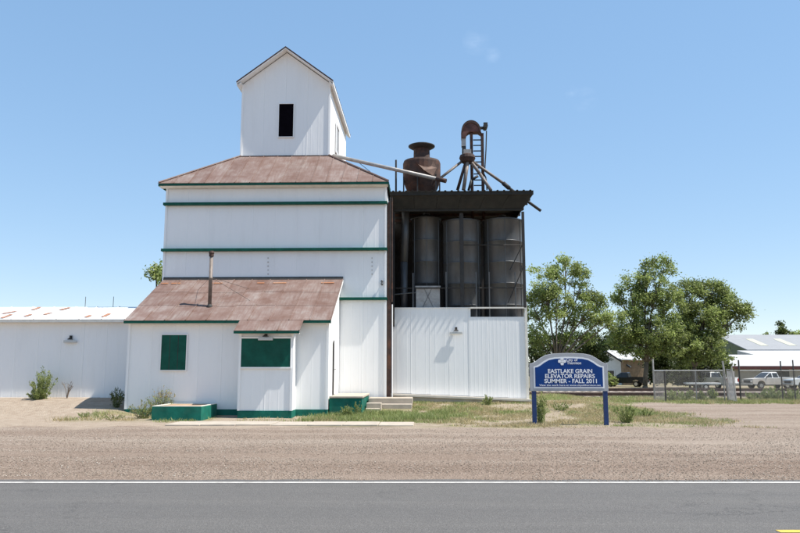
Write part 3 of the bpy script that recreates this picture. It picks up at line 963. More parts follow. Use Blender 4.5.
# stove pipe
pb = at(209.3, 309, 0.0) if False else None
yp = YE + (YT - YE) * 0.30
pp = at(209.5, 309, yp)
pzb = zroof(yp)
ptop = az(208, 251, yp)
pipe = thing('stove_pipe', 'thin grey stove pipe guyed upright on the rusted office roof', 'chimney', (pp.x, yp, pzb))
obj('shaft', MB().lathe((pp.x, yp, 0), [(.07, pzb - .06), (.07, (pzb + ptop) / 2), (.075, (pzb + ptop) / 2 + .005), (.075, (pzb + ptop) / 2 + .05), (.068, (pzb + ptop) / 2 + .055), (.065, ptop - .2)], 14), 'spout', pipe, smooth_=True)
obj('cap', MB().lathe((pp.x, yp, 0), [(.09, ptop - .21), (.09, ptop - .09), (.11, ptop - .085), (.08, ptop)], 14), 'rust', pipe)
obj('flashing', MB().lathe((pp.x, yp, 0), [(.12, pzb + .0), (.10, pzb + .05), (.072, pzb + .10)], 14), 'darksteel', pipe)
for (gx, gy_) in ((-0.95, 1.5), (1.1, 1.6), (1.4, .5)):
    yy = yp + gy_
    obj('guy_wire', MB().tube((pp.x, yp, ptop - 1.0), (pp.x + gx, yy, zroof(yy) + .03), .007, n=4), 'darksteel', pipe)

# landing, steps, green box
lx1 = ax(362.5, 396, 26.3)
land = thing('landing', 'green painted concrete landing with pale top at the office end door', 'landing', ((ox1 + lx1) / 2, 27.8, 0.1))
obj('block', MB().box(ox1 + .06, lx1, 26.15, YT - .12, -.2, lz - .07), 'greenfound', land, bevel=.01)
obj('top_slab', MB().box(ox1 + .06, lx1 + .03, 26.12, YT - .12, lz - .068, lz), 'concrete', land, bevel=.012)
st = thing('concrete_steps', 'low pale concrete steps between the green landing and the shed', 'steps', (-.9, 28.5, .3))
sx0 = lx1 + .06; sx1 = ax(412.5, 399, 28.3)
g0 = .1
obj('platform', MB().box(sx0, sx1, 28.3, YT - .14, g0, az(390, 398.0, 28.3)), 'concrete', st, bevel=.02)
obj('step', MB().box(sx0 + .1, sx1 - .02, 27.85, 28.27, g0 - .1, az(390, 404, 27.9)), 'concrete', st, bevel=.02)
obj('step', MB().box(sx0, ax(381, 404, 27.2), 27.3, 27.82, g0 - .1, az(374, 403, 27.3)), 'concrete', st, bevel=.02)
obj('step', MB().box(sx0, ax(379, 408, 26.8), 26.85, 27.28, g0 - .1, az(374, 408.5, 26.9)), 'concrete', st, bevel=.02)
gb = thing('green_box', 'low green wooden box with weathered plywood lid beside the office wall', 'box', (-7.5, 24.6, .05))
g0x, g1x = ax(151.5, 415, 24.0), ax(201, 415, 24.0)
gz0, gz1 = 0.0, az(175, 406.5, 24.0)
g2x = ax(214, 406, 25.4)
obj('lid', MB().box(g0x + .1, g1x - .1, 24.1, 25.75, gz1 - .05, gz1 - .006), 'plywood', gb)
for (p, q, r_, s) in ((g0x, g1x, 24.0, 24.09), (g0x, g1x, 25.76, 25.85), (g0x, g0x + .09, 24.092, 25.758), (g1x - .09, g1x, 24.092, 25.758)):
    obj('side', MB().box(p, q, r_, s, gz0 - .05, gz1), 'greenfound', gb, bevel=.008)
    obj('rim', MB().box(p + .005, q - .005, r_ + .005, s - .005, gz1 + .001, gz1 + .02), 'cream', gb)

# pavement slabs
sw = bpy.data.objects.new('pavement', None); C.objects.link(sw); tag(sw, kind='structure')
swx0, swx1 = ax(170, 421, 22.2), ax(414, 421, 22.2)
n = 7
for i in range(n):
    a = swx0 + (swx1 - swx0) * i / n; c_ = swx0 + (swx1 - swx0) * (i + 1) / n
    z_ = .035 + random.uniform(-.008, .008)
    obj('slab', MB().box(a + .008, c_ - .008, 21.75, 23.05, -.1, z_), 'concrete', sw, bevel=.015)

# ------------------------------------------------------------------ left warehouse
YW = 28.45
wx1 = ox0 + .25
wx0 = -31.0
zb_w = az(60, 398.0, YW)
zwe = az(50, 319.5, YW - .25)
RD = 1.55                       # run of the front roof slope
zwr = az(50, 307.5, YW - .25 + RD)
wh = thing('long_shed', 'long low white shed with white metal roof streaked by rust beside the office', 'building', (-20, 34, zb_w))
slw = (zwr - zwe) / RD
YR_ = YW - .25 + RD
YWB = YR_ + 4.6
obj('wall', MB().prism([(wx0, YW + .03, zb_w - .5), (wx0, YWB, zb_w - .5), (wx0, YWB, zwe - .1), (wx0, YR_, zwr - .06), (wx0, YW + .03, zwe - .05)], (ox0 - .3 - wx0, 0, 0)), 'whiteold', wh)
siding(wh, (wx0, YW), (ox0 - .05, YW), zb_w, zwe - .04, m='whiteold', tilt=.2)
obj('plinth', MB().box(wx0, ox0 - .05, YW - .06, YW + .02, zb_w - .35, zb_w + .0), 'darksteel', wh)
wr = obj('roof', MB().prism([(wx0, YW - .25, zwe), (wx0, YR_, zwr), (wx0, YWB + .25, zwe - .05), (wx0, YWB + .25, zwe - .09), (wx0, YR_, zwr - .04), (wx0, YW - .25, zwe - .04)], (ox0 - .2 - wx0, 0, 0)), 'underlay', wh)
rust_idx = random.Random(5)
def wspec(i, k, n, rows): return None
roof_sheets(wr, (wx0, YW - .25, zwe), (1, 0, 0), (0, RD, zwr - zwe), 0, ox0 - .2 - wx0, math.hypot(RD, zwr - zwe), 0.9, 1, m='whiteroof', V0=-.03)
roof_sheets(wr, (ox0 - .2, YWB + .25, zwe - .05), (-1, 0, 0), (0, YR_ - YWB - .25, zwr - zwe + .05), 0, ox0 - .2 - wx0, math.hypot(YWB + .25 - YR_, zwr - zwe + .05), 1.8, 1, m='whiteroof')
n_ = Vector((0, -slw, 1)).normalized(); vd = Vector((0, 1, slw)).normalized()
for (px0, px1, t0, t1) in ((0, 10, .05, .35), (0, 15, .4, .62), (30, 38, .72, .95), (23, 30, .18, .35), (42, 50, .32, .5), (58, 68, .7, .92), (84, 89, .1, .26), (101, 108, .12, .4), (-30, -14, .3, .7), (-60, -48, .5, .9)):
    ya, yb = YW - .25 + RD * t0, YW - .25 + RD * t1
    A = Vector((ax(px0, 315, ya), ya, zwe + slw * RD * t0)) + n_ * .045
    B = Vector((ax(px1, 312, yb), yb, zwe + slw * RD * t1)) + n_ * .045
    ww = Vector((.16, 0, 0))
    obj('rusty_strip', MB().prism([A, A + ww, B + ww, B], n_ * .006), 'rustspot', wr)
obj('fascia', MB().box(wx0, ox0 - .05, YW - .27, YW - .252, zwe - .11, zwe + .004), 'cream', wh)
obj('soffit', MB().box(wx0, ox0 - .05, YW - .25, YW - .03, zwe - .09, zwe - .06), 'cream', wh)
obj('base_slab', MB().box(wx0, ax(97, 398, YW - .4), YW - .40, YW - .07, zb_w - .35, zb_w + .03), 'concrete', wh, bevel=.02)
for px0 in (85, 113):
    q = at(px0, 308, YR_)
    obj('vent_rod', MB().tube((q.x, q.y, zwr - .05), (q.x, q.y, zwr + .45), .012, n=5), 'galv', wh)


def wall_lamp(px, py, Y, label, wall):
    q = at(px, py, Y)
    t = thing('wall_lamp', label, 'lamp', (q.x, Y, q.z), 'flood lamps fixed to the white walls')
    obj('bracket', MB().box(q.x - .05, q.x + .05, Y - .03, Y, q.z + .0, q.z + .12).tube((q.x, Y - .03, q.z + .05), (q.x, Y - .08, q.z - .01), .018, n=6), 'darksteel', t)
    obj('housing', MB().prism([(q.x - .11, Y - .10, q.z - .03), (q.x + .11, Y - .10, q.z - .03), (q.x + .03, Y - .08, q.z + .03), (q.x - .03, Y - .08, q.z + .03)], (0, .06, -.01)), 'darksteel', t)
    obj('lens', MB().box(q.x - .26, q.x + .26, Y - .09, Y - .03, q.z - .17, q.z - .07), 'palelens', t, bevel=.01)
    return t


wall_lamp(71, 338.5, YW - .03, 'small flood lamp with pale lens on the long white shed wall', wh)
wall_lamp(266, 335.5, YB - .07, 'small flood lamp mounted above the wide green shutter of the office', office)
wall_lamp(456, 330, 30.17, 'small flood lamp on the white wall below the silos', None)

# ------------------------------------------------------------------ silo shed
YS = 30.2
hx0 = ax(392.5, 350, YS); hx1 = ax(526.5, 350, YS)
zs_top = az(430, 308, YS); zs_low = az(500, 316.8, YS)
hxs = ax(471, 312, YS)
YSB = 36.0
shed = thing('silo_shed', 'open-fronted dark silo shed over a white corrugated lower wall', 'shed', ((hx0 + hx1) / 2, 32.8, .3))
zs_b = 0.55
def zbot(x): return az(392, 393.0, YS) + (az(526, 398.5, YS) - az(392, 393.0, YS)) * (x - hx0) / (hx1 - hx0)
obj('lower_wall', MB().box(hx0 + .03, hx1 - .03, YS + .03, YS + .10, .2, zs_low - .02), 'white', shed)
obj('lower_wall', MB().box(hx0 + .03, hxs - .02, YS + .03, YS + .10, zs_low - .019, zs_top - .01), 'white', shed)
npn = 7
for i in range(npn):
    a = hx0 + (hx1 - hx0) * i / npn; c_ = hx0 + (hx1 - hx0) * (i + 1) / npn
    top = zs_top if a < hxs - .3 else zs_low
    if a < hxs < c_ - .05 and top == zs_top:
        pass
    z0 = zbot((a + c_) / 2)
    me = panel_mesh(c_ - a, top - z0, top - z0, 'white', 2 if i < 4 else 5)
    link('siding_panel', me, shed, loc=(a, YS, z0), rz=R(random.uniform(-.7, .7)))
obj('corner_post', MB().box(hx1 - .04, hx1 + .06, YS - .04, YS + .08, .25, zs_top + .25), 'cream', shed)
obj('cap_rail', MB().box(hxs - .02, hx1 + .06, YS - .05, YS + .02, zs_top - .03, zs_top + .03), 'cream', shed)
obj('cap_rail', MB().box(hx0, hxs - .022, YS - .03, YS + .11, zs_top - .008, zs_top + .02), 'white', shed)
obj('side_wall', MB().box(hx1 - .05, hx1, YS + .082, YSB, .2, zs_low), 'white', shed)
siding(shed, (hx1, YS + .1), (hx1, YSB), .3, zs_low)
obj('sill', MB().prism([(hx0 - .15, YS - .42, zbot(hx0) - .10), (hx1 + .1, YS - .42, zbot(hx1) - .10), (hx1 + .1, YS - .42, zbot(hx1) - .02), (hx0 - .15, YS - .42, zbot(hx0) - .02)], (0, .42 - .03, 0)), 'sillstone', shed)
obj('sill_footing', MB().prism([(hx0 - .15, YS - .36, 0), (hx1 + .1, YS - .36, 0), (hx1 + .1, YS - .36, zbot(hx1) - .102), (hx0 - .15, YS - .36, zbot(hx0) - .102)], (0, .3, 0)), 'concrete', shed)
# floor deck at the foot of the silos, back wall
zd = zs_low - .35
obj('floor_deck', MB().box(hx0 + .05, hx1 - .06, YS + .11, YSB, zd - .15, zd), 'darksteel', shed)
# roof
YRF = 29.66
rfx0 = ax(390, 190.5, YRF); rfx1 = ax(533.5, 190.5, YRF)
zrf = az(460, 191.0, YRF); zrp = az(523.5, 208, YS)
srs = -0.01
def zsr(y): return zrf + srs * (y - YRF)
zback = zsr(YSB)
bw = MB().box(tx1 + .06, hx1 - .3, YSB, YSB + .05, .2, zback - .02)
obj('back_wall', bw, 'darksteel', shed)
srf = obj('roof', MB().prism([(rfx0, YRF, zrf - .03), (rfx0, YSB + .3, zsr(YSB + .3) - .03), (rfx0, YSB + .3, zsr(YSB + .3)), (rfx0, YRF, zrf)], (rfx1 - rfx0, 0, 0)), 'darksheet', shed)
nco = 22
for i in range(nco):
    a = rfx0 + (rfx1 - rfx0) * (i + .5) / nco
    obj('roof_rib', MB().prism([(a - .05, YRF - .05, zrf + .002), (a + .05, YRF - .05, zrf + .002), (a + .025, YRF - .05, zrf + .028), (a - .025, YRF - .05, zrf + .028)], (0, YSB + .3 - YRF, zsr(YSB + .3) - zrf)), 'darksheet', srf)
obj('fascia', MB().box(rfx0, rfx1, YRF + .02, YRF + .10, zrf - .16, zrf - .031), 'darksheet', shed)
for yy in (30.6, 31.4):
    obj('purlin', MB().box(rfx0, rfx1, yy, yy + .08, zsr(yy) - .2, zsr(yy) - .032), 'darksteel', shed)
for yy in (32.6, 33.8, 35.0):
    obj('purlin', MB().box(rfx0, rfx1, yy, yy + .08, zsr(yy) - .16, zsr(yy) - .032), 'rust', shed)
vh = zrp - .02
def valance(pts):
    obj('valance', MB().prism(pts, (Vector(pts[1]) - Vector(pts[0])).cross(Vector(pts[3]) - Vector(pts[0])).normalized() * .02), 'darksheet', shed)
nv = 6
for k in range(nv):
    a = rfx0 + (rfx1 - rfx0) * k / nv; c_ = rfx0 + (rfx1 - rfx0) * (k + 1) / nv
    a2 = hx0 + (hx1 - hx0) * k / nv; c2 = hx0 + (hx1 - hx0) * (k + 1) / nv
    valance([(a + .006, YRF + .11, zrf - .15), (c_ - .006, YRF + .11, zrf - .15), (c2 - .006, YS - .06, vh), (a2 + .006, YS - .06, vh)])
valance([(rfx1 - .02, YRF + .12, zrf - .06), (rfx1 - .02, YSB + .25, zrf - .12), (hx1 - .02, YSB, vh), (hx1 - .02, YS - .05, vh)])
obj('front_beam', MB().box(hx0, hx1 - .02, YS - .05, YS + .04, zrp - .12, zrp - .03), 'darksheet', shed)
for px, m_, w_ in ((523.7, 'darksteel', .11), (462, 'darksteel', .16), (393.5, 'darksteel', .10)):
    x = ax(px, 260, YS + .05)
    zb_ = zs_low - .4 if px != 523.7 else zs_top
    obj('post', MB().box(x - w_ / 2, x + w_ / 2, YS - .05 if px != 462 else YS + .15, YS + .05 if px != 462 else YS + .27, zb_, zrp - .165), m_, shed)
x = ax(523.7, 260, YSB - .1)
obj('post', MB().box(hx1 - .2, hx1 - .08, YSB - .12, YSB, zd, zrp - .16), 'darksteel', shed)
# rails, rods and braces in the open front
def rod(p, q, r=.018, m='darksteel', nm='rod', par=shed): obj(nm, MB().tube(p, q, r, n=6), m, par)
xr = hx1 - .06
rod((ax(396, 288, YS + .2), YS + .2, az(460, 288, YS + .2)), (xr, YS + .2, az(460, 288, YS + .2)), .025, 'darksteel', 'guard_rail')
rod((ax(394, 294.5, YS + .25), YS + .25, az(400, 294.5, YS + .25)), (ax(416, 292.5, YS + .25), YS + .25, az(416, 292.5, YS + .25)), .025, 'galv', 'guard_rail')
rod((ax(461, 245, YS + .28), YS + .28, az(461, 245, YS + .28)), (xr, YS + .28, az(520, 245, YS + .28)), .025, 'darksteel', 'tie_rod')
rod((ax(523, 272, YS + .12), YS + .12, az(523, 245, YS + .12)), (ax(510, 272, YS + .12), YS + .12, az(510, 270, YS + .12)), .022, 'darksteel', 'brace')
rod((ax(523, 272, YS + .12), YS + .12, az(523, 268, YS + .12)), (ax(508, 308, YS + .12), YS + .12, az(508, 303, YS + .12)), .022, 'darksteel', 'brace')
for px, y0 in ((413, 273), (446, 272), (476, 272), (489, 272), (515, 272)):
    p = at(px, y0, YS + .16)
    obj('rail_post', MB().box(p.x - .025, p.x + .025, YS + .13, YS + .19, zd, p.z), 'galv', shed)
q = at(521, 268, YS)
obj('junction_box', MB().box(q.x - .06, q.x + .04, YS - .1, YS - .052, q.z - .14, q.z + .1), 'darksteel', shed)
# silos
def silo(px0, px1, ytop, Yc, label, seams=5):
    xl, xr_ = ax(px0, 250, Yc), ax(px1, 250, Yc)
    r = (xr_ - xl) / 2; xc = (xl + xr_) / 2
    zt = az((px0 + px1) / 2, ytop, Yc - r)
    t = thing('silo', label, 'silo', (xc, Yc, zd), 'steel silos standing in the shed')
    nsg = seams
    for k in range(nsg):
        a = zd + (zt - zd) * k / nsg; c_ = zd + (zt - zd) * (k + 1) / nsg
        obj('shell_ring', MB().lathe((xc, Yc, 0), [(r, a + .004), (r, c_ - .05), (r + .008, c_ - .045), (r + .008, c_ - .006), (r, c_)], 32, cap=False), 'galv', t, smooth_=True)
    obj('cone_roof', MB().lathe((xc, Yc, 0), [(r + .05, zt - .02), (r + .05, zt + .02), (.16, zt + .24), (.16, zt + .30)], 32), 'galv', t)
    for k in range(3):
        a_ = math.pi * (1.2 + .6 * k / 2)
        p = Vector((xc + (r + .008) * math.cos(a_), Yc + (r + .008) * math.sin(a_), 0))
        obj('vertical_seam', MB().bar(p + Vector((0, 0, zd)), p + Vector((0, 0, zt - .03)), .02, .02), 'galv', t)
    return t
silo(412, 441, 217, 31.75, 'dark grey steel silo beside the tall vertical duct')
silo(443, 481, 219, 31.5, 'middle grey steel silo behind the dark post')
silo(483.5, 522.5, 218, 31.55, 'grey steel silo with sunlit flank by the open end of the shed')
# duct between tower and silos
q = at(404, 250, 31.0)
duct = MB().tube((ax(406, 200, 31.0), 31.0, zsr(31.0) - .2), (ax(404, 262, 31.0), 31.0, az(404, 262, 31.0)), .17, n=14).tube((ax(404, 262, 31.0), 31.0, az(404, 262, 31.0)), (ax(404, 308, 31.0), 31.0, zd), .16, n=14)
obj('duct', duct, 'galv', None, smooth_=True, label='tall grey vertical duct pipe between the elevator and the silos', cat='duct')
a = at(416, 286, YS + .3); c_ = at(440, 310, YS + .3)
hop = thing('metal_bin', 'pale square metal bin with cross brace in front of a silo', 'bin', ((a.x + c_.x) / 2, YS + .4, zd))
obj('body', MB().box(a.x, c_.x, YS + .28, YS + .62, zd, a.z - .06), 'galvlite', hop)
obj('rim', MB().box(a.x - .03, c_.x + .03, YS + .25, YS + .64, a.z - .058, a.z), 'galvlite', hop)
for s in (0, 1):
    obj('brace', MB().bar((a.x + .08 if s else c_.x - .08, YS + .27, zd + .35), (c_.x - .35 if s else a.x + .35, YS + .27, a.z - .12) if False else ((c_.x - .35) if s else (a.x + .35), YS + .27, a.z - .12), .03, .012), 'galv', hop)
# rust column between tower and shed
xcol0, xcol1 = ax(384.0, 300, YT + .02), ax(390.3, 300, YT + .02)
col = thing('steel_column', 'rusty brown steel column in the gap between elevator and shed', 'column', ((xcol0 + xcol1) / 2, YT + .1, .4))
xm = (xcol0 + xcol1) / 2
cxw = tx1 + .075
obj('web', MB().box(cxw + .04, cxw + .09, YT + .06, YT + .16, .35, zsr(YT) - .5), 'rust', col)
obj('flange', MB().box(cxw, cxw + .13, YT - .0, YT + .058, .35, zsr(YT) - .5), 'rust', col)
obj('flange', MB().box(cxw, cxw + .13, YT + .162, YT + .2, .35, zsr(YT) - .5), 'rust', col)
obj('drain_pipe', MB().tube((cxw + .18, YT + .1, .5), (cxw + .18, YT + .1, zs_top + .1), .03, n=8), 'white', col, )
obj('conduit', MB().tube((cxw + .17, YT + .02, zs_top + .2), (cxw + .17, YT + .02, zsr(YT) - .3), .035, n=8), 'rust', col)
obj('conduit', MB().tube((cxw + .10, YT - .05, 4.5), (cxw + .10, YT - .05, zsr(YT) - .3), .02, n=8), 'darksteel', col)

# ------------------------------------------------------------------ plant on the shed roof
YK = 32.4
rz_ = lambda y: zsr(y) + .03
q = at(421.5, 189, YK)
r1_ = (ax(440.5, 170, YK) - ax(403, 170, YK)) / 2
xc = (ax(440.5, 170, YK) + ax(403, 170, YK)) / 2
zc = lambda py: az(421.5, py, YK)
cyc = thing('dust_cyclone', 'big rusty drum cyclone with flanged neck on the shed roof', 'cyclone', (xc, YK, rz_(YK)))
obj('drum', MB().lathe((xc, YK, 0), [(r1_ * .66, zc(196)), (r1_ * .84, zc(189)), (r1_ * .98, zc(182)), (r1_, zc(180)), (r1_, zc(164)), (r1_ * .96, zc(162.0)), (r1_ * .52, zc(160))], 26), 'rust', cyc)
rn = (ax(429, 155, YK) - ax(412.6, 155, YK)) / 2
obj('neck', MB().lathe((xc, YK, 0), [(rn * 1.02, zc(160.5)), (rn, zc(159)), (rn * .97, zc(149))], 26), 'rust', cyc, smooth_=True)
rf_ = (ax(435, 147, YK) - ax(408.5, 147, YK)) / 2
obj('flange', MB().lathe((xc, YK, 0), [(rn * .97, zc(149.6)), (rf_ * .8, zc(148.6)), (rf_, zc(147.0)), (rf_, zc(146.2)), (rf_ * .8, zc(145.2)), (rn * .8, zc(145.0))], 26), 'darksteel', cyc)
# scroll inlet bulging from the front of the drum
iv = [at(414, 160.5, YK - r1_ * .9), at(432, 160, YK - r1_ * .8), at(437, 168, YK - r1_ * .85), at(433, 176, YK - r1_ * .95), at(424, 170, YK - r1_ * 1.12), at(419, 165, YK - r1_ * 1.12)]
obj('inlet_scroll', MB().prism(iv, (0.05, .55, .02)), 'rustlite', cyc)
for k in range(6):
    a_ = k * math.pi / 3 + .3
    obj('leg', MB().bar((xc + r1_ * math.cos(a_), YK + r1_ * math.sin(a_), rz_(YK) - .2), (xc + r1_ * math.cos(a_), YK + r1_ * math.sin(a_), zc(178)), .06, .06), 'darksteel', cyc)
# vent rod
q = at(396, 160, YK - .4)
obj('roof_pole', MB().tube((q.x, YK - .4, rz_(YK - .4) - .05), (q.x, YK - .4, q.z), .045, .04, n=8), 'darksteel', None, label='thin dark pole standing on the shed roof beside the cyclone', cat='pole')
# bucket elevator head, ladder legs
leg = thing('bucket_elevator', 'rusty bucket elevator leg with rounded head and ladder above the shed roof', 'bucket elevator', (ax(477, 189, YK + .5), YK + .5, rz_(YK)))
YL_ = YK + .5
def P(px, py, Y=YL_): return at(px, py, Y)
for (pa, pb_) in (((472.2), (472.2)), ((483.2), (483.2))):
    w_ = .12
    a = P(pa, 200); c_ = P(pb_, 134)
    obj('leg_casing', MB().box(a.x - w_ / 2, a.x + w_ / 2, YL_ - .15, YL_ + .15, rz_(YL_) - .6, c_.z), 'rust', leg)
xa, xb = P(472.2, 150).x, P(483.2, 150).x
for py in (140, 145.5, 151, 156.5, 162, 168, 174, 180, 185.5):
    z = P(477, py).z
    obj('rung', MB().bar((xa + .05, YL_, z), (xb - .05, YL_, z), .045, .045), 'darksteel', leg)
# rounded head (profile in xz, extruded in y)
hc = P(472.0, 133); Rh = P(472, 122.5).z - hc.z
prof = []
xe_ = P(480.5, 133).x
xl_ = P(461.2, 133).x
cxh = (xe_ + xl_) / 2; rxh = (xe_ - xl_) / 2
for k in range(15):
    a_ = math.pi * k / 14
    prof.append((cxh + rxh * math.cos(a_), YL_ - .22, hc.z + Rh * math.sin(a_)))
prof += [(xl_, YL_ - .22, P(461, 139.5).z), (P(465.6, 139).x, YL_ - .22, P(466, 139.5).z), (P(466.6, 135).x, YL_ - .22, P(468, 135.2).z), (P(469, 135).x, YL_ - .22, P(468, 133.4).z), (xe_ - .12, YL_ - .22, P(470, 133.4).z), (xe_ + .1, YL_ - .22, P(483, 136.5).z)]
head = obj('head', MB().prism(prof, (0, .44, 0)), 'redrust', leg, bevel=.02)
obj('head_cover', MB().prism([(p[0], YL_ - .26, p[2] + .03) for p in prof[:15]] + [(cxh + (rxh - .07) * math.cos(math.pi * k / 14), YL_ - .26, hc.z + (Rh - .09) * math.sin(math.pi * k / 14)) for k in range(14, -1, -1)], (0, .52, 0)), 'rust', head)
q = P(485.2, 127)
obj('motor', MB().tube((q.x, YL_ - .22, q.z), (q.x, YL_ + .25, q.z), .11, n=14).box(q.x - .10, q.x + .09, YL_ - .28, YL_ - .2, q.z - .10, q.z + .13).bar((q.x - .45, YL_, q.z - .05), (q.x, YL_, q.z - .05), .09, .12), 'darksteel', leg)
obj('discharge_chute', MB().box(P(461.5, 148).x, P(465.8, 148).x, YL_ - .16, YL_ + .12, P(463, 147).z, P(463, 139.4).z), 'galvlite', leg)
obj('chute_collar', MB().box(P(462, 148).x, P(465.8, 148).x, YL_ - .15, YL_ + .11, P(463, 153.5).z, P(463, 147.1).z), 'darksteel', leg)
obj('side_conduit', MB().tube(P(486.5, 131), P(486.0, 150), .03, n=6).tube(P(486.0, 150), P(484.8, 170), .03, n=6), 'darksteel', leg)
# distributor hub with its spouts
YH = YL_ - .25
hub = P(467.3, 158, YH)
dis = thing('distributor', 'rusty grain distributor hub with spouts fanning out over the roof', 'distributor', (hub.x, YH, rz_(YH)))
obj('hub', MB().lathe((hub.x, YH, hub.z), [(.10, -.32), (.30, -.20), (.38, -.02), (.34, .12), (.18, .2)], 16), 'rust', dis)
obj('hopper_box', MB().box(P(463.5, 153, YH).x, P(471, 153, YH).x, YH - .2, YH + .2, P(467, 155, YH).z, P(467, 150.5, YH).z), 'galvlite', dis)
def spout(pts, r, m='rustlite', nm='spout', par=dis):
    mb = MB()
    for i in range(len(pts) - 1): mb.tube(pts[i], pts[i + 1], r, n=10)
    return obj(nm, mb, m, par, smooth_=True)
hz = Vector((hub.x, YH, hub.z - .12))
spout([hz + Vector((-.2, 0, 0)), P(438, 180, YH - .7)], .06, 'spout')
spout([hz + Vector((-.05, -.1, 0)), P(457.5, 190, YH - .2)], .07, 'rust')
spout([hz + Vector((.02, -.12, 0)), P(463.5, 190, YH - .35)], .085, 'spout')
spout([hz + Vector((.12, -.05, 0)), P(480, 174, YH - .3), P(491, 190.5, YH - .5)], .075, 'spout')
spout([hz + Vector((.18, 0, 0)), P(505, 184.5, YH + .1)], .065, 'spout')
spout([P(503, 183, YH + .1), P(509.5, 188.5, YH + .1)], .10, 'darksteel', 'collar')
spout([P(509, 188, YH + .1), P(541, 211, YH + .1)], .065, 'darksteel')
spout([P(478, 176, YH), P(471.5, 180, YH), P(468.5, 190.5, YH)], .06, 'darksteel', 'stay')
spout([P(480, 166, YH + .2), P(486, 178, YH + .2), P(487, 190, YH + .2)], .03, 'darksteel', 'stay')
# long conveyor spout from the cupola
s0 = Vector((cx1 + .06, YC + 1.0, az(341, 155.5, YC + 1.0))); s1 = at(446, 181, YK - r1_ - .9)
lp = thing('transfer_pipe', 'long pale pipe running from the cupola down past the cyclone', 'pipe', s0)
obj('pipe', MB().tube(s0, s1 + (s0 - s1) * .08, .085, n=12), 'galvlite', lp, smooth_=True)
obj('pipe_end', MB().tube(s1 + (s0 - s1) * .08, s1, .10, n=12), 'rust', lp, smooth_=True)
obj('stay_wire', MB().tube(s0 + (s1 - s0) * .02 + Vector((0, 0, -.1)), (ex1 - .1, YC - .2, ze + .35), .03, n=6), 'galvlite', lp)
obj('stay_wire', MB().tube(s0 + (s1 - s0) * .22, (ax(388, 184, YC), YC, az(388, 186, YC)), .012, n=4), 'darksteel', lp)

# ------------------------------------------------------------------ project sign
SG = gp(533, 423.5, .03); YG = SG.y
sgx0, sgx1 = ax(530, 390, YG), ax(608, 390, YG)
zA, zB = az(569, 391, YG), az(569, 353, YG)
zS = az(569, 363.5, YG)
sign = thing('project_sign', 'blue arched project sign with grey frame on two blue posts', 'sign', ((sgx0 + sgx1) / 2, YG, .02))


def arch(inset, bot, sh):
    """outline of the sign: straight sides, S-curved shoulders, gently arched top"""
    x0, x1 = sgx0 + inset, sgx1 - inset
    xm = (x0 + x1) / 2; hw = (x1 - x0) / 2
    pts = [(x0, bot), (x1, bot)]
    zs = zS - inset * .75; zt = zB - inset
    right = [(hw, zs), (hw * .93, zs + .01), (hw * .84, zs + (zt - zs) * .20), (hw * .72, zs + (zt - zs) * .52), (hw * .58, zs + (zt - zs) * .80), (hw * .40, zs + (zt - zs) * .94), (hw * .2, zt - .008), (0, zt)]
    pts += [(xm + a, z) for a, z in right]
    pts += [(xm - a, z) for a, z in right[-2::-1]]
    return pts


obj('frame', MB().prism([(x, YG - .06, z) for x, z in arch(0, zA, 0)], (0, .12, 0)), 'signgrey', sign, bevel=.008)
obj('border', MB().prism([(x, YG - .066, z) for x, z in arch(.115, zA + .085, 0)], (0, .004, 0)), 'signwhite', sign)
pan = obj('panel', MB().prism([(x, YG - .072, z) for x, z in arch(.16, zA + .13, 0)], (0, .005, 0)), 'signblue', sign)
for px in (534.2, 605.6):
    x = ax(px, 405, YG)
    obj('post', MB().box(x - .065, x + .065, YG - .05, YG + .05, -.15, zA - .003), 'bluepost', sign, bevel=.006)


def text(body, size, x, z, align='CENTER', off=.0, w=1.0, parent=pan, space=1.0):
    cu = bpy.data.curves.new('lettering', 'FONT')
    cu.body = body; cu.size = size; cu.align_x = align; cu.offset = off; cu.extrude = .0015
    cu.space_character = space
    to = bpy.data.objects.new('tmp_text', cu); C.objects.link(to)
    bpy.context.view_layer.update()
    me = bpy.data.meshes.new_from_object(to.evaluated_get(bpy.context.evaluated_depsgraph_get()))
    bpy.data.objects.remove(to)
    me.transform(Matrix.Translation((x, YG - .0745, z)) @ Matrix.Rotation(math.pi / 2, 4, 'X') @ Matrix.Diagonal((w, 1, 1, 1)))
    me.materials.clear(); me.materials.append(M['signwhite'])
    return link('lettering', me, parent, kind='stuff')


def zz_(py): return az(569, py, YG)
sxm = (sgx0 + sgx1) / 2
cap = (zz_(369.2) - zz_(372.6))
def line(body, py0, py1, px0, px1, off):
    h = zz_(py0) - zz_(py1)
    size = h / .70
    o = text(body, size, 0, 0, 'LEFT', off)
    co = [v.co.x for v in o.data.vertices]
    wd = max(co) - min(co)
    xa, xb = ax(px0, 380, YG), ax(px1, 380, YG)
    sx = (xb - xa) / wd
    o.data.transform(Matrix.Translation((xa - min(co) * sx, 0, zz_(py1))) @ Matrix.Diagonal((sx, 1, 1, 1)))
    return o
line('EASTLAKE GRAIN', 369.0, 373.0, 547.8, 592.0, .004)
line('ELEVATOR REPAIRS', 374.0, 378.0, 544.8, 594.4, .004)
line('SUMMER - FALL 2011', 378.9, 382.9, 544.0, 596.2, .004)
line('View the work here at www.cityofthornton.net', 384.2, 385.9, 538.8, 600, .001)
line('City of', 358.5, 361.1, 566.2, 577.8, .002)
line('Thornton', 361.5, 364.2, 567.0, 581.2, .002)
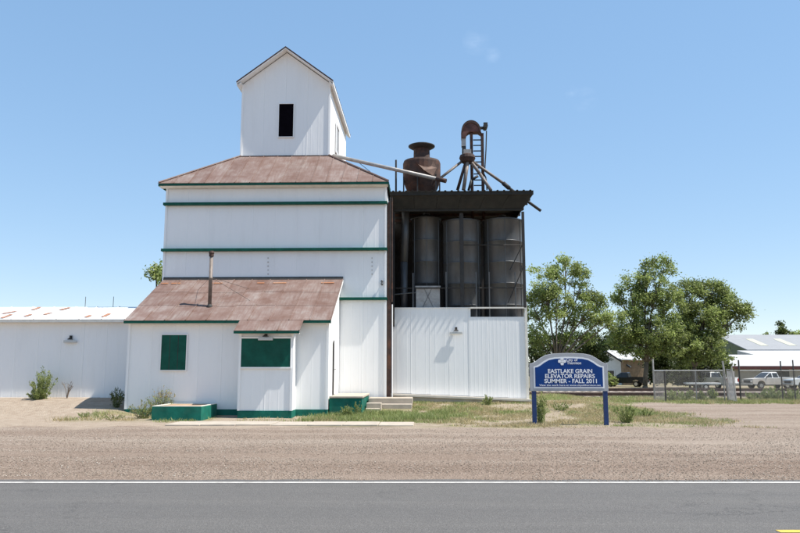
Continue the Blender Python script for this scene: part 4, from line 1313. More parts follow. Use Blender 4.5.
# four-armed emblem with notched corners
ec = (ax(561.6, 361, YG), zz_(361.2)); es = (ax(565.6, 361, YG) - ec[0])
mb = MB()
for k in range(4):
    a_ = k * math.pi / 2
    pts = []
    for (u, v) in ((-.30, .12), (.30, .12), (.42, .55), (.30, .98), (-.30, .98), (-.42, .55)):
        pts.append((ec[0] + es * (u * math.cos(a_) - v * math.sin(a_)), YG - .0765, ec[1] + es * (u * math.sin(a_) + v * math.cos(a_))))
    mb.prism(pts[::-1], (0, .003, 0))
mb.prism([(ec[0] + es * .24 * math.cos(k * math.pi / 4), YG - .0775, ec[1] + es * .24 * math.sin(k * math.pi / 4)) for k in range(8)], (0, .003, 0))
obj('emblem', mb, 'signwhite', pan)

# ------------------------------------------------------------------ railway
def track(y, z, label):
    t = thing('railway_track', label, 'railway track', (20, y, z - .3), None)
    ball = MB().prism([(-60, y - 2.0, z - .62), (-60, y + 2.0, z - .62), (-60, y + 1.3, z - .19), (-60, y - 1.3, z - .19)], (180, 0, 0))
    obj('ballast', ball, M['ballast'], t)
    for s in (-.755, .755):
        prof = [(-.075, 0), (.075, 0), (.075, .012), (.014, .035), (.014, .125), (.036, .135), (.036, .172), (-.036, .172), (-.036, .135), (-.014, .125), (-.014, .035), (-.075, .012)]
        obj('rail', MB().prism([(-60, y + s + a, z - .172 + h) for a, h in prof], (180, 0, 0)), 'rail', t)
    tm = MB().box(-.115, .115, -1.25, 1.25, -.09, 0).mesh('tie', M['tie'])
    for i in range(120):
        link('tie', tm, t, loc=(-4 + i * .58 + random.uniform(-.03, .03), y + random.uniform(-.05, .05), z - .176))
M['ballast'] = simple('pale_ballast_stone', (0.40, 0.34, 0.29), 0.95, 0.45, 9, bumps=0.9)
track(44.0, az(700, 392.8, 44.0), 'rusty railway track on pale ballast just beyond the wire fence')
track(52.0, az(700, 388.4, 52.0), 'farther rusty railway track beside the parked vehicles and buildings')

# ------------------------------------------------------------------ chain-link fence
YF = 38.6
def fence(px0, px1, name, label, posts, ztop_py=370.5, topx=None, Y=YF, rail=True, double=False):
    x0, x1 = ax(px0, 385, Y), ax(px1, 385, Y)
    zt = az(px0, ztop_py, Y)
    zb = ghf(x0, Y) + .03
    t = thing(name, label, 'fence', ((x0 + x1) / 2, Y, zb))
    for px, py, m_, r in posts:
        x = ax(px, 385, Y)
        obj('post', MB().tube((x, Y, zb - .4), (x, Y, az(px, py, Y)), r, n=8), m_, t)
    if rail:
        obj('top_rail', MB().tube((x0, Y - .005, zt), (x1, Y - .005, zt), .03, n=8), 'fencesteel', t)
    wire(t, (x0, Y - .035), (x1, Y - .035), zb, zt)
    return t


def wire(t, p0, p1, zb, zt, pitch=.075, r=.0032):
    p0 = Vector((p0[0], p0[1], 0)); p1 = Vector((p1[0], p1[1], 0))
    L = (p1 - p0).length; d = (p1 - p0) / L; H = zt - zb
    V = []; Fq = []
    nrm = Vector((-d.y, d.x, 0))
    k = -int(H / pitch) - 1
    while k * pitch < L + H:
        for s in (1, -1):
            # line u = k*pitch + s*z
            a0 = k * pitch if s > 0 else k * pitch
            pts = []
            u0, z0 = a0, 0.0
            u1, z1 = a0 + s * H, H
            # clip in u
            def cl(u0, z0, u1, z1):
                if u0 == u1: return None
                t0, t1 = 0.0, 1.0
                du = u1 - u0
                for lim, sg in ((0.0, 1), (L, -1)):
                    f0 = sg * (u0 - lim); f1 = sg * (u1 - lim)
                    if f0 < 0 and f1 < 0: return None
                    if f0 < 0: t0 = max(t0, f0 / (f0 - f1))
                    elif f1 < 0: t1 = min(t1, f0 / (f0 - f1))
                if t1 <= t0: return None
                return (u0 + du * t0, z0 + (z1 - z0) * t0, u0 + du * t1, z0 + (z1 - z0) * t1)
            c_ = cl(u0, z0, u1, z1)
            if c_:
                A = p0 + d * c_[0] + Vector((0, 0, zb + c_[1])) + nrm * (r * s)
                B = p0 + d * c_[2] + Vector((0, 0, zb + c_[3])) + nrm * (r * s)
                dd = (B - A).normalized()
                e1 = dd.cross(nrm) * r
                e2 = nrm * r
                o = len(V)
                for q in (A, B):
                    V += [tuple(q + e1), tuple(q + e2), tuple(q - e1), tuple(q - e2)]
                for j in range(4):
                    Fq.append((o + j, o + (j + 1) % 4, o + 4 + (j + 1) % 4, o + 4 + j))
        k += 1
    me = bpy.data.meshes.new('wire_mesh'); me.from_pydata(V, [], Fq); me.materials.append(M['galvlite']); me.update()
    return link('wire_mesh', me, t)


fence(654, 724, 'wire_fence', 'chain-link fence run with top rail between the corner post and the bent gate', [(654, 359, 'galvlite', .045), (665.5, 371, 'darkpost', .035), (696, 371, 'fencesteel', .03), (724, 370.5, 'fencesteel', .035)])
fence(740, 830, 'wire_fence', 'chain-link fence run with tall dark posts beside the white pickup', [(740, 360, 'darkpost', .042), (782, 361, 'darkpost', .036), (794.5, 360, 'darkpost', .034), (812, 361, 'darkpost', .034)])
# short return of the fence at its corner
cx_ = ax(654, 385, YF)
t = thing('wire_fence', 'short chain-link return panel at the pale corner post', 'fence', (cx_, YF - .6, 0))
p0 = (cx_ + .02, YF - .05); p1 = (ax(665, 385, YF - 1.2), YF - 1.2)
zt = az(654, 371, YF)
wire(t, p0, p1, .05, zt, .06)
obj('post', MB().tube((p1[0], p1[1], -.3), (p1[0], p1[1], zt + .02), .035, n=8), 'darkpost', t)
obj('top_rail', MB().tube((p0[0], p0[1], zt), (p1[0], p1[1], zt), .025, n=8), 'fencesteel', t)
# sagging gate leaf standing ajar
gx0 = ax(724.5, 385, YF); 
gt = thing('wire_gate', 'sagging chain-link gate leaf standing ajar with leaning pale post', 'gate', (gx0 + .3, YF - 1, 0))
gA = Vector((gx0 + .12, YF - .1, .08)); gB = Vector((ax(735.5, 385, YF - 2.0), YF - 2.0, .08))
zt = 1.55
wire(gt, (gA.x, gA.y), (gB.x, gB.y), .1, zt, .05)
obj('frame', MB().tube(gA, gB, .025, n=6).tube(gA + Vector((0, 0, zt)), gB + Vector((-.1, 0, zt - .05)), .025, n=6).tube(gB, gB + Vector((-.14, 0, zt + .15)), .03, n=6).tube(gA, gA + Vector((0, 0, zt)), .03, n=6), 'galvlite', gt)
lpA = gp(728.5, 395.5, .1)
obj('leaning_post', MB().tube((ax(728.2, 395, YF - .3), YF - .3, 0), (ax(713.5 + 9, 361, YF - .3), YF - .3, az(722, 361, YF - .3)), .05, n=8), 'galvlite', gt)

# ------------------------------------------------------------------ background buildings
YQ = 96.0
ga = ghf(60, YQ)
# tan warehouse with bright white roof
bxl = ax(726, 386, YQ); bxe = bxl + 42
zE = az(747, 366.5, YQ); zRd = az(740, 355.5, YQ + 8)
bt = thing('tan_warehouse', 'low tan metal warehouse with bright white roof behind the pickups', 'warehouse', (bxl + 20, YQ + 8, ga))
dep = 16
obj('wall', MB().prism([(bxl, YQ, ga - .3), (bxl, YQ + dep, ga - .3), (bxl, YQ + dep, zE), (bxl, YQ + dep / 2, zRd - .1), (bxl, YQ, zE)], (bxe - bxl, 0, 0)), 'tanwall', bt)
xw = ax(747, 376, YQ)
for i in range(9):
    a = xw - 2.6 + i * 4.4
    obj('bay_door', MB().box(a, a + 3.6, YQ - .06, YQ - .003, ga, zE - .35), 'darksteel' if i in (1,) else 'tanwall', bt)
brf = obj('roof', MB().prism([(bxl - .4, YQ - .9, zE - .05), (bxl - .4, YQ + dep / 2, zRd), (bxl - .4, YQ + dep + .5, zE), (bxl - .4, YQ + dep + .5, zE + .1), (bxl - .4, YQ + dep / 2, zRd + .12), (bxl - .4, YQ - .9, zE + .08)], (bxe - bxl, 0, 0)), 'farroof', bt)
obj('fascia', MB().box(bxl - .4, bxe, YQ - .95, YQ - .902, zE - .32, zE + .05), 'maroon', brf)
# bigger hall behind
YQ2 = 122.0
hl = ax(749.5, 351, YQ2)
zE2, zR2 = az(770, 350.5, YQ2), az(770, 335.5, YQ2 + 12)
hall = thing('farm_hall', 'large olive hall with grey white metal roof rising behind the tan warehouse', 'building', (hl + 25, YQ2 + 10, ga))
obj('wall', MB().prism([(hl, YQ2, ga - .5), (hl, YQ2 + 24, ga - .5), (hl, YQ2 + 24, zE2), (hl, YQ2 + 12, zR2 - .15), (hl, YQ2, zE2)], (60, 0, 0)), 'greenwall', hall)
hr = obj('roof', MB().prism([(hl - .6, YQ2 - .6, zE2 - .05), (hl - .6, YQ2 + 12, zR2), (hl - .6, YQ2 + 24.6, zE2), (hl - .6, YQ2 + 24.6, zE2 + .15), (hl - .6, YQ2 + 12, zR2 + .15), (hl - .6, YQ2 - .6, zE2 + .12)], (61, 0, 0)), 'greyroof', hall)
slq = Vector((0, 12.6, zR2 - zE2)); nq = Vector((0, -(zR2 - zE2), 12.6)).normalized()
for px in (754, 782, 815):
    a = Vector((ax(px, 343, YQ2 + 5), YQ2 - .6, zE2 + .12)) + slq * .25 + nq * .03
    obj('roof_light', MB().prism([a, a + Vector((1.3, 0, 0)), a + Vector((1.3, 0, 0)) + slq * .45, a + slq * .45], nq * .02), 'yellowpanel', hr)
obj('down_pipe', MB().box(hl + .9, hl + 1.1, YQ2 - .15, YQ2 - .02, ga, zE2 - .1), 'signwhite', hall)
# second white lean-to roof between them
l0 = ax(763, 355, 112)
obj('lean_to', MB().prism([(l0, 112.5, ga - .5), (l0, 121, ga - .5), (l0, 121, az(763, 350.5, 121)), (l0, 112.5, az(763, 356.5, 112.5))], (45, 0, 0)), 'farroof', hall)

# white house with gable
YH2 = 100.0
hq = at(612, 386, YH2)
gz = ghf(hq.x, YH2)
hs = thing('white_house', 'small white gabled house with pale roof behind the project sign', 'house', (0, 0, 0))
hw_, hd_, he_, hr_ = 2.9, 8.0, 2.6, 4.5
obj('wall', MB().prism([(-hw_, 0, -.3), (hw_, 0, -.3), (hw_, 0, he_), (0, 0, hr_ - .1), (-hw_, 0, he_)], (0, hd_, 0)), 'housewhite', hs)
sl_ = (hr_ - he_) / hw_
rfm = MB().prism([(-hw_ - .4, -.35, he_ - sl_ * .4), (0, -.35, hr_), (hw_ + .4, -.35, he_ - sl_ * .4), (hw_ + .4, -.35, he_ - sl_ * .4 + .14), (0, -.35, hr_ + .15), (-hw_ - .4, -.35, he_ - sl_ * .4 + .14)], (0, hd_ + .7, 0))
hrf = obj('roof', rfm, 'shingle', hs)
for s in (-1, 1):
    obj('barge_board', MB().prism([(0, -.40, hr_ - .12), (s * (hw_ + .4), -.40, he_ - sl_ * .4 - .12), (s * (hw_ + .4), -.40, he_ - sl_ * .4 + .1), (0, -.40, hr_ + .1)], (0, .045, 0)), 'darksteel', hrf)
wi = obj('window', MB().box(-.2, .9, -.05, -.003, .5, 1.9), 'glass', hs)
obj('frame', MB().box(-.28, -.2, -.07, -.002, .42, 1.98).box(.9, .98, -.07, -.002, .42, 1.98).box(-.2, .9, -.07, -.002, 1.9, 1.98).box(-.2, .9, -.07, -.002, .42, .5), 'signwhite', wi)
obj('door', MB().box(-2.2, -1.3, -.06, -.003, 0, 2.0), 'brownwood', hs)
hs.location = (ax(608.5, 386, YH2), YH2, gz)
hs.rotation_euler.z = R(-38)
# brown shed with vine
bs = thing('brown_shed', 'small brown weathered plank shed between the white house and the trees', 'shed', (0, 0, 0))
obj('wall', MB().box(-1.45, 1.45, 0.02, 3, -.2, 3.3), 'brownwood', bs)
for i in range(12):
    obj('plank', MB().box(-1.45 + i * .242, -1.45 + i * .242 + .225, -.02 + random.uniform(-.01, .01), .015, 0, 3.3 + random.uniform(-.05, 0)), 'brownwood', bs)
obj('roof', MB().prism([(-1.7, -.5, 3.32), (-1.7, 3.3, 3.8), (-1.7, 3.3, 3.92), (-1.7, -.5, 3.44)], (3.4, 0, 0)), 'whiteroof', bs)
bs.location = (ax(634.5, 386, 98), 98, ghf(32, 98))

# ------------------------------------------------------------------ vehicles (length along +X = front)
def pickup(label, paint, lower=None, group=None, tail=False):
    t = thing('pickup_truck', label, 'pickup truck', (0, 0, 0), group)
    W = .93
    # side profile of the lower body
    prof = [(2.72, .52), (2.78, .62), (2.78, .92), (2.70, 1.06), (1.35, 1.16), (-2.75, 1.16), (-2.80, .62), (-2.72, .52),
            (-1.98, .50), (-1.92, .70), (-1.72, .86), (-1.48, .90), (-1.24, .86), (-1.04, .70), (-.98, .46),
            (1.22, .46), (1.28, .70), (1.48, .86), (1.72, .90), (1.96, .86), (2.16, .70), (2.22, .50)]
    bm = MB()
    # inset upper edges: loft in y by three sections
    def sec(y, sc): return [(x * (1 - .012 * sc), y, z) for x, z in prof]
    secs = [sec(-W, 1), sec(-W + .05, 0), sec(W - .05, 0), sec(W, 1)]
    n = len(prof)
    for s_ in secs: bm.v += s_
    for k in range(3):
        for i in range(n):
            bm.f.append((k * n + i, k * n + (i + 1) % n, (k + 1) * n + (i + 1) % n, (k + 1) * n + i))
    bm.f.append(tuple(range(n))[::-1]); bm.f.append(tuple(range(3 * n, 4 * n)))
    body = obj('body', bm, lower or paint, t)
    obj('bed_rail', MB().box(-2.76, -.55, -W + .02, -W + .12, 1.162, 1.24).box(-2.76, -.55, W - .12, W - .02, 1.162, 1.24).box(-2.76, -2.66, -W + .12, W - .12, 1.162, 1.24), paint, body)
    # cab: tapered
    b0 = [(1.30, 1.162), (-.55, 1.162)]; t0 = [(.42, 1.80), (-.38, 1.80)]
    wi, wo = .70, W - .04
    v = [(1.30, -wo, 1.162), (-.55, -wo, 1.162), (-.55, wo, 1.162), (1.30, wo, 1.162), (.45, -wi, 1.76), (-.42, -wi, 1.76), (-.42, wi, 1.76), (.45, wi, 1.76), (.30, -wi + .08, 1.82), (-.34, -wi + .08, 1.82), (-.34, wi - .08, 1.82), (.30, wi - .08, 1.82)]
    cab = obj('cab', MB().add(v, [(0, 1, 5, 4), (1, 2, 6, 5), (2, 3, 7, 6), (3, 0, 4, 7), (4, 5, 9, 8), (5, 6, 10, 9), (6, 7, 11, 10), (7, 4, 8, 11), (8, 9, 10, 11), (0, 3, 2, 1)]), paint, t)
    def pane(a, bq, c_, d, nm='window'):
        a, bq, c_, d = map(Vector, (a, bq, c_, d))
        n_ = (bq - a).cross(d - a).normalized()
        ctr = (a + bq + c_ + d) / 4
        if n_.dot(ctr - Vector((.2, 0, 1.4))) < 0: n_ = -n_
        pts = [p + (ctr - p) * .06 + n_ * .006 for p in (a, bq, c_, d)]
        obj(nm, MB().prism(pts, n_ * .008), 'glass', cab)
    for s in (-1, 1):
        # side panes, split by the B pillar
        A = Vector((1.22, s * wo, 1.18)); B = Vector((.40, s * wo, 1.18)); Cc = Vector((.12, s * wi, 1.74)); D = Vector((.43, s * wi, 1.74))
        A = Vector((1.10, s * (wo - .02), 1.2)); B = Vector((.30, s * (wo - .02), 1.2)); Cc = Vector((.30, s * (wi + .01), 1.72)); D = Vector((.48, s * (wi + .01), 1.72))
        pane(A, B, Cc, D)
        pane((.22, s * (wo - .02), 1.2), (-.48, s * (wo - .02), 1.2), (-.40, s * (wi + .01), 1.72), (.22, s * (wi + .01), 1.72))
        obj('mirror', MB().box(.95, 1.05, s * (W + .02) - .07, s * (W + .02) + .07, 1.2, 1.38), 'darksteel', cab)
        obj('headlight', MB().box(2.70, 2.80, s * .72 - .14, s * .72 + .14, .74, .92), 'chrome', t)
        obj('tail_light', MB().box(-2.82, -2.76, s * .84 - .06, s * .84 + .06, .75, 1.1), 'redlens', t)
        obj('door_line', MB().box(.32, .335, s * W - .004, s * W + .004, .55, 1.14), 'darksteel', body)
    pane((1.28, -wo + .05, 1.18), (1.28, wo - .05, 1.18), (.46, wi - .02, 1.75), (.46, -wi + .02, 1.75), 'windscreen')
    pane((-.55, -wo + .1, 1.22), (-.55, wo - .1, 1.22), (-.43, wi - .05, 1.72), (-.43, -wi + .05, 1.72), 'rear_window')
    obj('bumper', MB().box(2.76, 2.92, -.9, .9, .42, .60), 'chrome', t, bevel=.02)
    obj('bumper', MB().box(-2.94, -2.78, -.9, .9, .42, .60), 'chrome', t, bevel=.02)
    obj('grille', MB().box(2.775, 2.80, -.56, .56, .66, .92), 'darksteel', t)
    for xw_ in (1.72, -1.48):
        for s in (-1, 1):
            wl_ = obj('wheel', MB().tube((xw_, s * .66, .36), (xw_, s * .90, .36), .36, n=22), 'rubber', t)
            obj('rim', MB().tube((xw_, s * .86, .36), (xw_, s * .915, .36), .21, n=14), 'chrome', wl_)
    return t


def park(t, px, Y, rz, s=1.0):
    x = ax(px, 386, Y)
    t.location = (x, Y, ghf(x, Y)); t.rotation_euler.z = R(rz); t.scale = (s, s, s)


park(pickup('white pickup truck with faded tan flank parked before the tan warehouse', 'carwhite', 'cartan', 'pickups parked beyond the tracks'), 770, 82, 192, 1.0)
park(pickup('white pickup truck parked behind the tail of the tan-flanked pickup', 'carwhite', None, 'pickups parked beyond the tracks'), 813, 79, 186, 1.0)
park(pickup('dark pickup truck with red tail lights parked in front of the white house', 'cardark', None, 'pickups parked beyond the tracks'), 626, 90, 150, .95)
park(pickup('white pickup truck half hidden behind the sagging wire gate', 'carwhite', None, 'pickups parked beyond the tracks'), 713, 84, 115, 1.0)
ft = thing('flat_trailer', 'low flat trailer with white deck parked behind the wire fence', 'trailer', (0, 0, 0))
obj('deck', MB().box(-1.7, 1.7, -.9, .9, .55, .72), 'carwhite', ft, bevel=.03)
obj('side_rail', MB().box(-1.7, 1.7, -.96, -.905, .5, .66), 'redlens', ft)
obj('drawbar', MB().bar((1.7, 0, .55), (2.9, 0, .5), .1, .1), 'darksteel', ft)
for s in (-1, 1):
    w_ = obj('wheel', MB().tube((-.2, s * .95 - .1, .3), (-.2, s * .95 + .1, .3), .3, n=18), 'rubber', ft)
    obj('rim', MB().tube((-.2, s * .95 - .11, .3), (-.2, s * .95 + .11, .3), .16, n=12), 'chrome', w_)
park(ft, 702, 78, 170)

# ------------------------------------------------------------------ vegetation
def leaf_mesh(name, P, size, cols, up=0.0, slim=.55):
    """diamond leaves at points P"""
    n = len(P)
    d = NR.normal(size=(n, 3)); d[:, 2] += up; d /= np.linalg.norm(d, axis=1)[:, None]
    e = NR.normal(size=(n, 3)); e -= d * (e * d).sum(1)[:, None]; e /= np.linalg.norm(e, axis=1)[:, None]
    s = size * NR.uniform(.6, 1.3, n)[:, None]
    a = P + d * s; b_ = P + e * s * slim; c_ = P - d * s; dd = P - e * s * slim
    V = np.stack([a, b_, c_, dd], 1).reshape(-1, 3)
    Fq = np.arange(4 * n).reshape(n, 4)
    return np_mesh(name, V, Fq, M['leaf'], cols)


def palette(n, pal, jitter=.25, p=None):
    k = NR.choice(len(pal), n, p=p)
    return np.array(pal)[k] * (1 + NR.uniform(-jitter, jitter, (n, 1)))


COTTON = [(0.245, 0.30, 0.088), (0.315, 0.37, 0.115), (0.175, 0.225, 0.062), (0.40, 0.45, 0.20), (0.50, 0.54, 0.34)]
COTTONP = [.34, .26, .26, .10, .04]
DARKG = [(0.075, 0.10, 0.030), (0.105, 0.132, 0.040), (0.055, 0.072, 0.024), (0.16, 0.19, 0.065)]  # dark greens; the understory bushes use them as painted shade
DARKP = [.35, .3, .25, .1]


def tree(label, base_px, Y, lobes, trunk_r, pal, pp, clump=.75, per=90, leaf=.17, name='tree', group=None, forks=None, dens=1.0, cat='tree'):
    """lobes: (px, py, rx_px, rz_px, dy) ellipsoids seen in the photograph at depth Y + dy"""
    bx = ax(base_px, 386, Y)
    base = Vector((bx, Y, ghf(bx, Y)))
    t = thing(name, label, cat, base, group)
    mpp = Y / F
    wood = MB()
    tips = []
    pts = []
    top = max(az(l[0], l[1], Y) for l in lobes)
    H = top - base.z
    fork = base + Vector((NR.uniform(-.3, .3), 0, H * .22))
    wood.tube(base - Vector((0, 0, .3)), base + Vector((0, 0, .4)), trunk_r * 1.35, trunk_r, n=9)
    wood.tube(base + Vector((0, 0, .4)), fork, trunk_r, trunk_r * .85, n=9)
    for (px, py, rx, rz, dy) in lobes:
        c_ = at(px, py, Y + dy)
        rxm, rzm = rx * mpp, rz * mpp
        # limb: fork -> bowed mid -> lobe centre
        r0 = trunk_r * .55
        mid = fork.lerp(c_, .5) + Vector((NR.uniform(-.4, .4), NR.uniform(-.4, .4), -.1 * rzm + NR.uniform(0, .5)))
        wood.tube(fork, mid, r0, r0 * .65, n=7)
        wood.tube(mid, c_, r0 * .65, r0 * .3, n=6)
        nc = max(6, int(dens * 1.15 * (rxm * rxm * rzm) ** (2 / 3.) / (clump * clump) * 5))
        u = NR.normal(size=(nc, 3)); u /= np.linalg.norm(u, axis=1)[:, None]
        rad = NR.uniform(.35, 1.0, nc) ** .5
        q = u * rad[:, None] * np.array([rxm, rxm * .95, rzm]) * NR.uniform(.80, 1.25, (nc, 1)) + np.array(c_)
        for j in range(nc):
            tip = Vector(q[j])
            if j % 2 == 0:
                st_ = c_.lerp(mid, NR.uniform(0, .7))
                wood.tube(st_, tip, .055, .014, n=4, cap=False)
            tips.append(q[j])
    T = np.array(tips)
    cs = clump * NR.uniform(.55, 1.25, len(T))
    k = np.maximum(12, (per * (cs / clump) ** 2).astype(int))
    ix = np.repeat(np.arange(len(T)), k)
    off = NR.normal(size=(len(ix), 3)) * np.array([.50, .50, .40]) * cs[ix][:, None]
    Pn = T[ix] + off
    kp = Pn[:, 2] > base.z + .25
    Pn = Pn[kp]
    cl_t = NR.uniform(.60, 1.38, len(T))
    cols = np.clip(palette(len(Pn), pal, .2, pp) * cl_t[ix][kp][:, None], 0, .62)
    obj('trunk', wood, 'bark', t, smooth_=True)
    link('crown', leaf_mesh('crown', Pn, leaf, cols), t)
    return t


# cottonwoods beyond the tracks
tree('loose grey-green cottonwood with open crown rising behind the project sign', 556, 76, [
    (545, 285, 17, 19, 0), (566, 272, 15, 15, .5), (581, 285, 10, 17, 0), (534, 308, 13, 20, 1), (556, 304, 17, 15, -1), (592, 306, 15, 15, 0), (603, 318, 9, 9, -1), (575, 318, 13, 12, 1), (538, 336, 13, 15, 0), (562, 333, 12, 11, 1), (611, 322, 8, 8, 0), (586, 334, 11, 10, 1)],
    .22, COTTON, COTTONP, clump=.62, per=150, dens=.56, leaf=.12, group='cottonwoods beyond the tracks')
tree('tallest cottonwood with pale feathery top beside the brown shed', 645, 78, [
    (648, 273, 12, 13, 0), (664, 268, 10, 10, .5), (657, 290, 15, 15, -.5), (631, 290, 13, 11, 0), (620, 298, 9, 8, .5), (642, 305, 14, 13, 1), (668, 305, 15, 18, 0), (630, 325, 18, 14, -.5), (655, 330, 18, 17, -1), (640, 345, 18, 12, 0), (672, 340, 13, 18, -1), (622, 342, 12, 10, 0)],
    .26, COTTON, COTTONP, clump=.64, per=150, dens=.64, leaf=.12, group='cottonwoods beyond the tracks')
tree('broad dense cottonwood with darker rounded crown next to the tan warehouse', 696, 80, [
    (690, 298, 17, 17, 0), (711, 292, 15, 14, .5), (726, 301, 12, 13, 0), (737, 312, 10, 9, 0), (700, 322, 22, 20, 0), (720, 324, 15, 15, -.5), (745, 308, 5, 5, 0), (690, 346, 20, 18, -.5), (708, 347, 16, 14, -1), (680, 330, 14, 20, .5)],
    .28, [tuple(c * .86 for c in q) for q in COTTON], COTTONP, clump=.66, per=160, dens=.80, leaf=.12, group='cottonwoods beyond the tracks')
# bushes under and behind the trees, leaf colour darkened to stand for shade
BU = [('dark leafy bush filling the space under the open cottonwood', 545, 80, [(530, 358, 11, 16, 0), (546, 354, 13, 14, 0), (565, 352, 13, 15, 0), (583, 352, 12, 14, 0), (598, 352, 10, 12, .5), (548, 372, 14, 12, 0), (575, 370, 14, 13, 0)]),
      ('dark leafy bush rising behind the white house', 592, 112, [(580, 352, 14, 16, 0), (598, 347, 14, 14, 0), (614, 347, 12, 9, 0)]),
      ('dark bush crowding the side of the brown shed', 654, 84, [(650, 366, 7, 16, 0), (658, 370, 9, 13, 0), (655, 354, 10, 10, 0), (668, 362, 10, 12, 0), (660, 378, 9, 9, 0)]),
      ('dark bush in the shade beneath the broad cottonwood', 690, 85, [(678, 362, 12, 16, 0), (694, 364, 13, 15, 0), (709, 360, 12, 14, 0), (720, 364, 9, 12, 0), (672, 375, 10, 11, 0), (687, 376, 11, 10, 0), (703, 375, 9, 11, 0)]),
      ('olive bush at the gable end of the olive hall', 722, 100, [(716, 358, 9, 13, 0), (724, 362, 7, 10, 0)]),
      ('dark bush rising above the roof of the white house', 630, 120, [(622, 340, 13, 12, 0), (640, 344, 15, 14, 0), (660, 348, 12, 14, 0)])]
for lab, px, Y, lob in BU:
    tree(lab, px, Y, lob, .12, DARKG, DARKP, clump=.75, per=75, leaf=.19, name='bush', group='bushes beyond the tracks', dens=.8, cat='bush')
tree('small green shrub at the corner of the long white fence line behind the sign', 611, 88, [(609, 378, 4, 6, 0), (613, 381, 4, 4, 0)], .05, COTTON, COTTONP, clump=.4, per=50, leaf=.12, name='bush', group='bushes beyond the tracks', cat='bush')
# far tree tops above the hall
tree('far columnar tree showing above the hall roof', 782, 190, [(781, 328, 3.2, 5, 0), (782, 338, 4, 8, 0), (785, 331, 2.5, 4, 0)], .3, DARKG, DARKP, clump=.9, per=60, leaf=.3, group='far trees behind the hall')
tree('far low round tree top peeping over the hall roof', 766, 195, [(766, 337, 4, 5, 0)], .25, COTTON, COTTONP, clump=.9, per=60, leaf=.3, group='far trees behind the hall')
tree('far wide low tree line top over the hall roof end', 796, 200, [(793, 338, 5, 4, 0), (801, 337, 6, 4, 0)], .25, COTTON, COTTONP, clump=.9, per=60, leaf=.3, group='far trees behind the hall')
# tree behind the tower
tree('tree top peeking out between the elevator and the office roof', 158, 60, [(156, 272, 5, 5, 0), (163, 277, 8, 9, 0), (168, 290, 12, 14, 0), (170, 320, 14, 20, 0)], .3, COTTON, COTTONP, clump=.6, per=60, leaf=.16)


def weed(px, py, hpx, wpx, label, Y=None, pal=COTTON, pp=COTTONP, n=420, stalks=26, seedy=0.0, group=None, leaf=.035):
    """upright weed: many stalks with small leaves"""
    if Y is None: Y = gp(px, py, .2).y
    x = ax(px, py, Y)
    z = ghf(x, Y)
    h = hpx * Y / F; w = wpx * Y / F / 2
    t = thing('weed', label, 'weed', (x, Y, z), group)
    sm = MB(); pts = []
    for k in range(stalks):
        a_ = random.uniform(0, 6.28); rr = w * math.sqrt(random.random())
        hh = h * random.uniform(.55, 1.0) * (1 - .35 * (rr / w) ** 2)
        A = Vector((x + rr * .25 * math.cos(a_), Y + rr * .25 * math.sin(a_), z - .03))
        B = Vector((x + rr * math.cos(a_), Y + rr * math.sin(a_), z + hh))
        mid = A.lerp(B, .55) + Vector((0, 0, hh * .08))
        sm.tube(A, mid, .006, .005, n=4, cap=False).tube(mid, B, .005, .002, n=4, cap=False)
        m_ = int(.62 * n / stalks)
        for j in range(m_):
            f = random.random() ** .8
            q = A.lerp(mid, f / .55) if f < .55 else mid.lerp(B, (f - .55) / .45)
            s = .055 * (1 - .6 * f) * min(1.5, h)
            pts.append((q.x + random.gauss(0, s), Y + (q.y - Y) + random.gauss(0, s), max(z + .01, q.z + random.gauss(0, s * .7))))
    Pn = np.array(pts)
    cols = palette(len(Pn), pal, .25, pp)
    if seedy:
        hi = (Pn[:, 2] - z) / h > .55
        sel = hi & (NR.random(len(Pn)) < seedy)
        cols[sel] = np.array((.42, .34, .16)) * (1 + NR.uniform(-.2, .2, (sel.sum(), 1)))
    obj('stalk', sm, 'deadtwig' if seedy else M['stem'], t)
    link('leaves', leaf_mesh('leaves', Pn, leaf * 1.15, cols, 1.3, .28), t)
    return t


M['stem'] = simple('green_stem', (0.12, 0.15, 0.05), 0.7, .3, 9)
GREENW = [(0.22, 0.27, 0.085), (0.29, 0.33, 0.12), (0.17, 0.21, 0.065), (0.40, 0.41, 0.20)]
GP = [.35, .3, .2, .15]
weed(42, 400, 34, 26, 'tall feathery green weed growing against the long white shed', YW - .75, GREENW, GP, 2600, 44, group=None, leaf=.045)
weed(38, 400, 14, 22, 'bushy green weed base spreading at the foot of the long white shed', YW - .95, GREENW, GP, 1500, 30, leaf=.05)
weed(160, 416, 34, 30, 'straw coloured seeding weed beside the green box', 25.6, GREENW, GP, 1500, 40, seedy=.8, leaf=.035)
weed(142, 417, 19, 28, 'yellow green weed clump between the shadow and the green box', 25.0, GREENW, GP, 1200, 34, seedy=.35, leaf=.035)
weed(116, 413, 22, 18, 'dark green weed in the shade at the office corner', 26.3, DARKG, DARKP, 900, 26, leaf=.04)
weed(84, 419, 8, 18, 'small sprawling weed at the tip of the office shadow', 24.6, GREENW, GP, 500, 20, leaf=.03)
weed(113, 420, 7, 24, 'low pale weed tuft by the concrete edge', 24.0, GREENW, GP, 500, 20, seedy=.5, leaf=.03)
weed(347, 411, 13, 14, 'green weed growing in front of the landing block', 25.7, GREENW, GP, 900, 26, leaf=.035)
weed(358, 408, 17, 9, 'upright weed at the corner of the green landing', 25.9, GREENW, GP, 500, 14, leaf=.03)
weed(488, 404, 11, 12, 'green weed tuft at the foot of the white silo wall', 29.0, GREENW, GP, 600, 18, leaf=.04)
weed(541, 421, 34, 14, 'tall green weed growing beside the sign post nearest the elevator', YG + .5, GREENW, GP, 1200, 26, leaf=.045)
weed(627, 420, 21, 28, 'bushy green weed growing beside the sign', YG + .9, GREENW, GP, 1700, 40, leaf=.04)
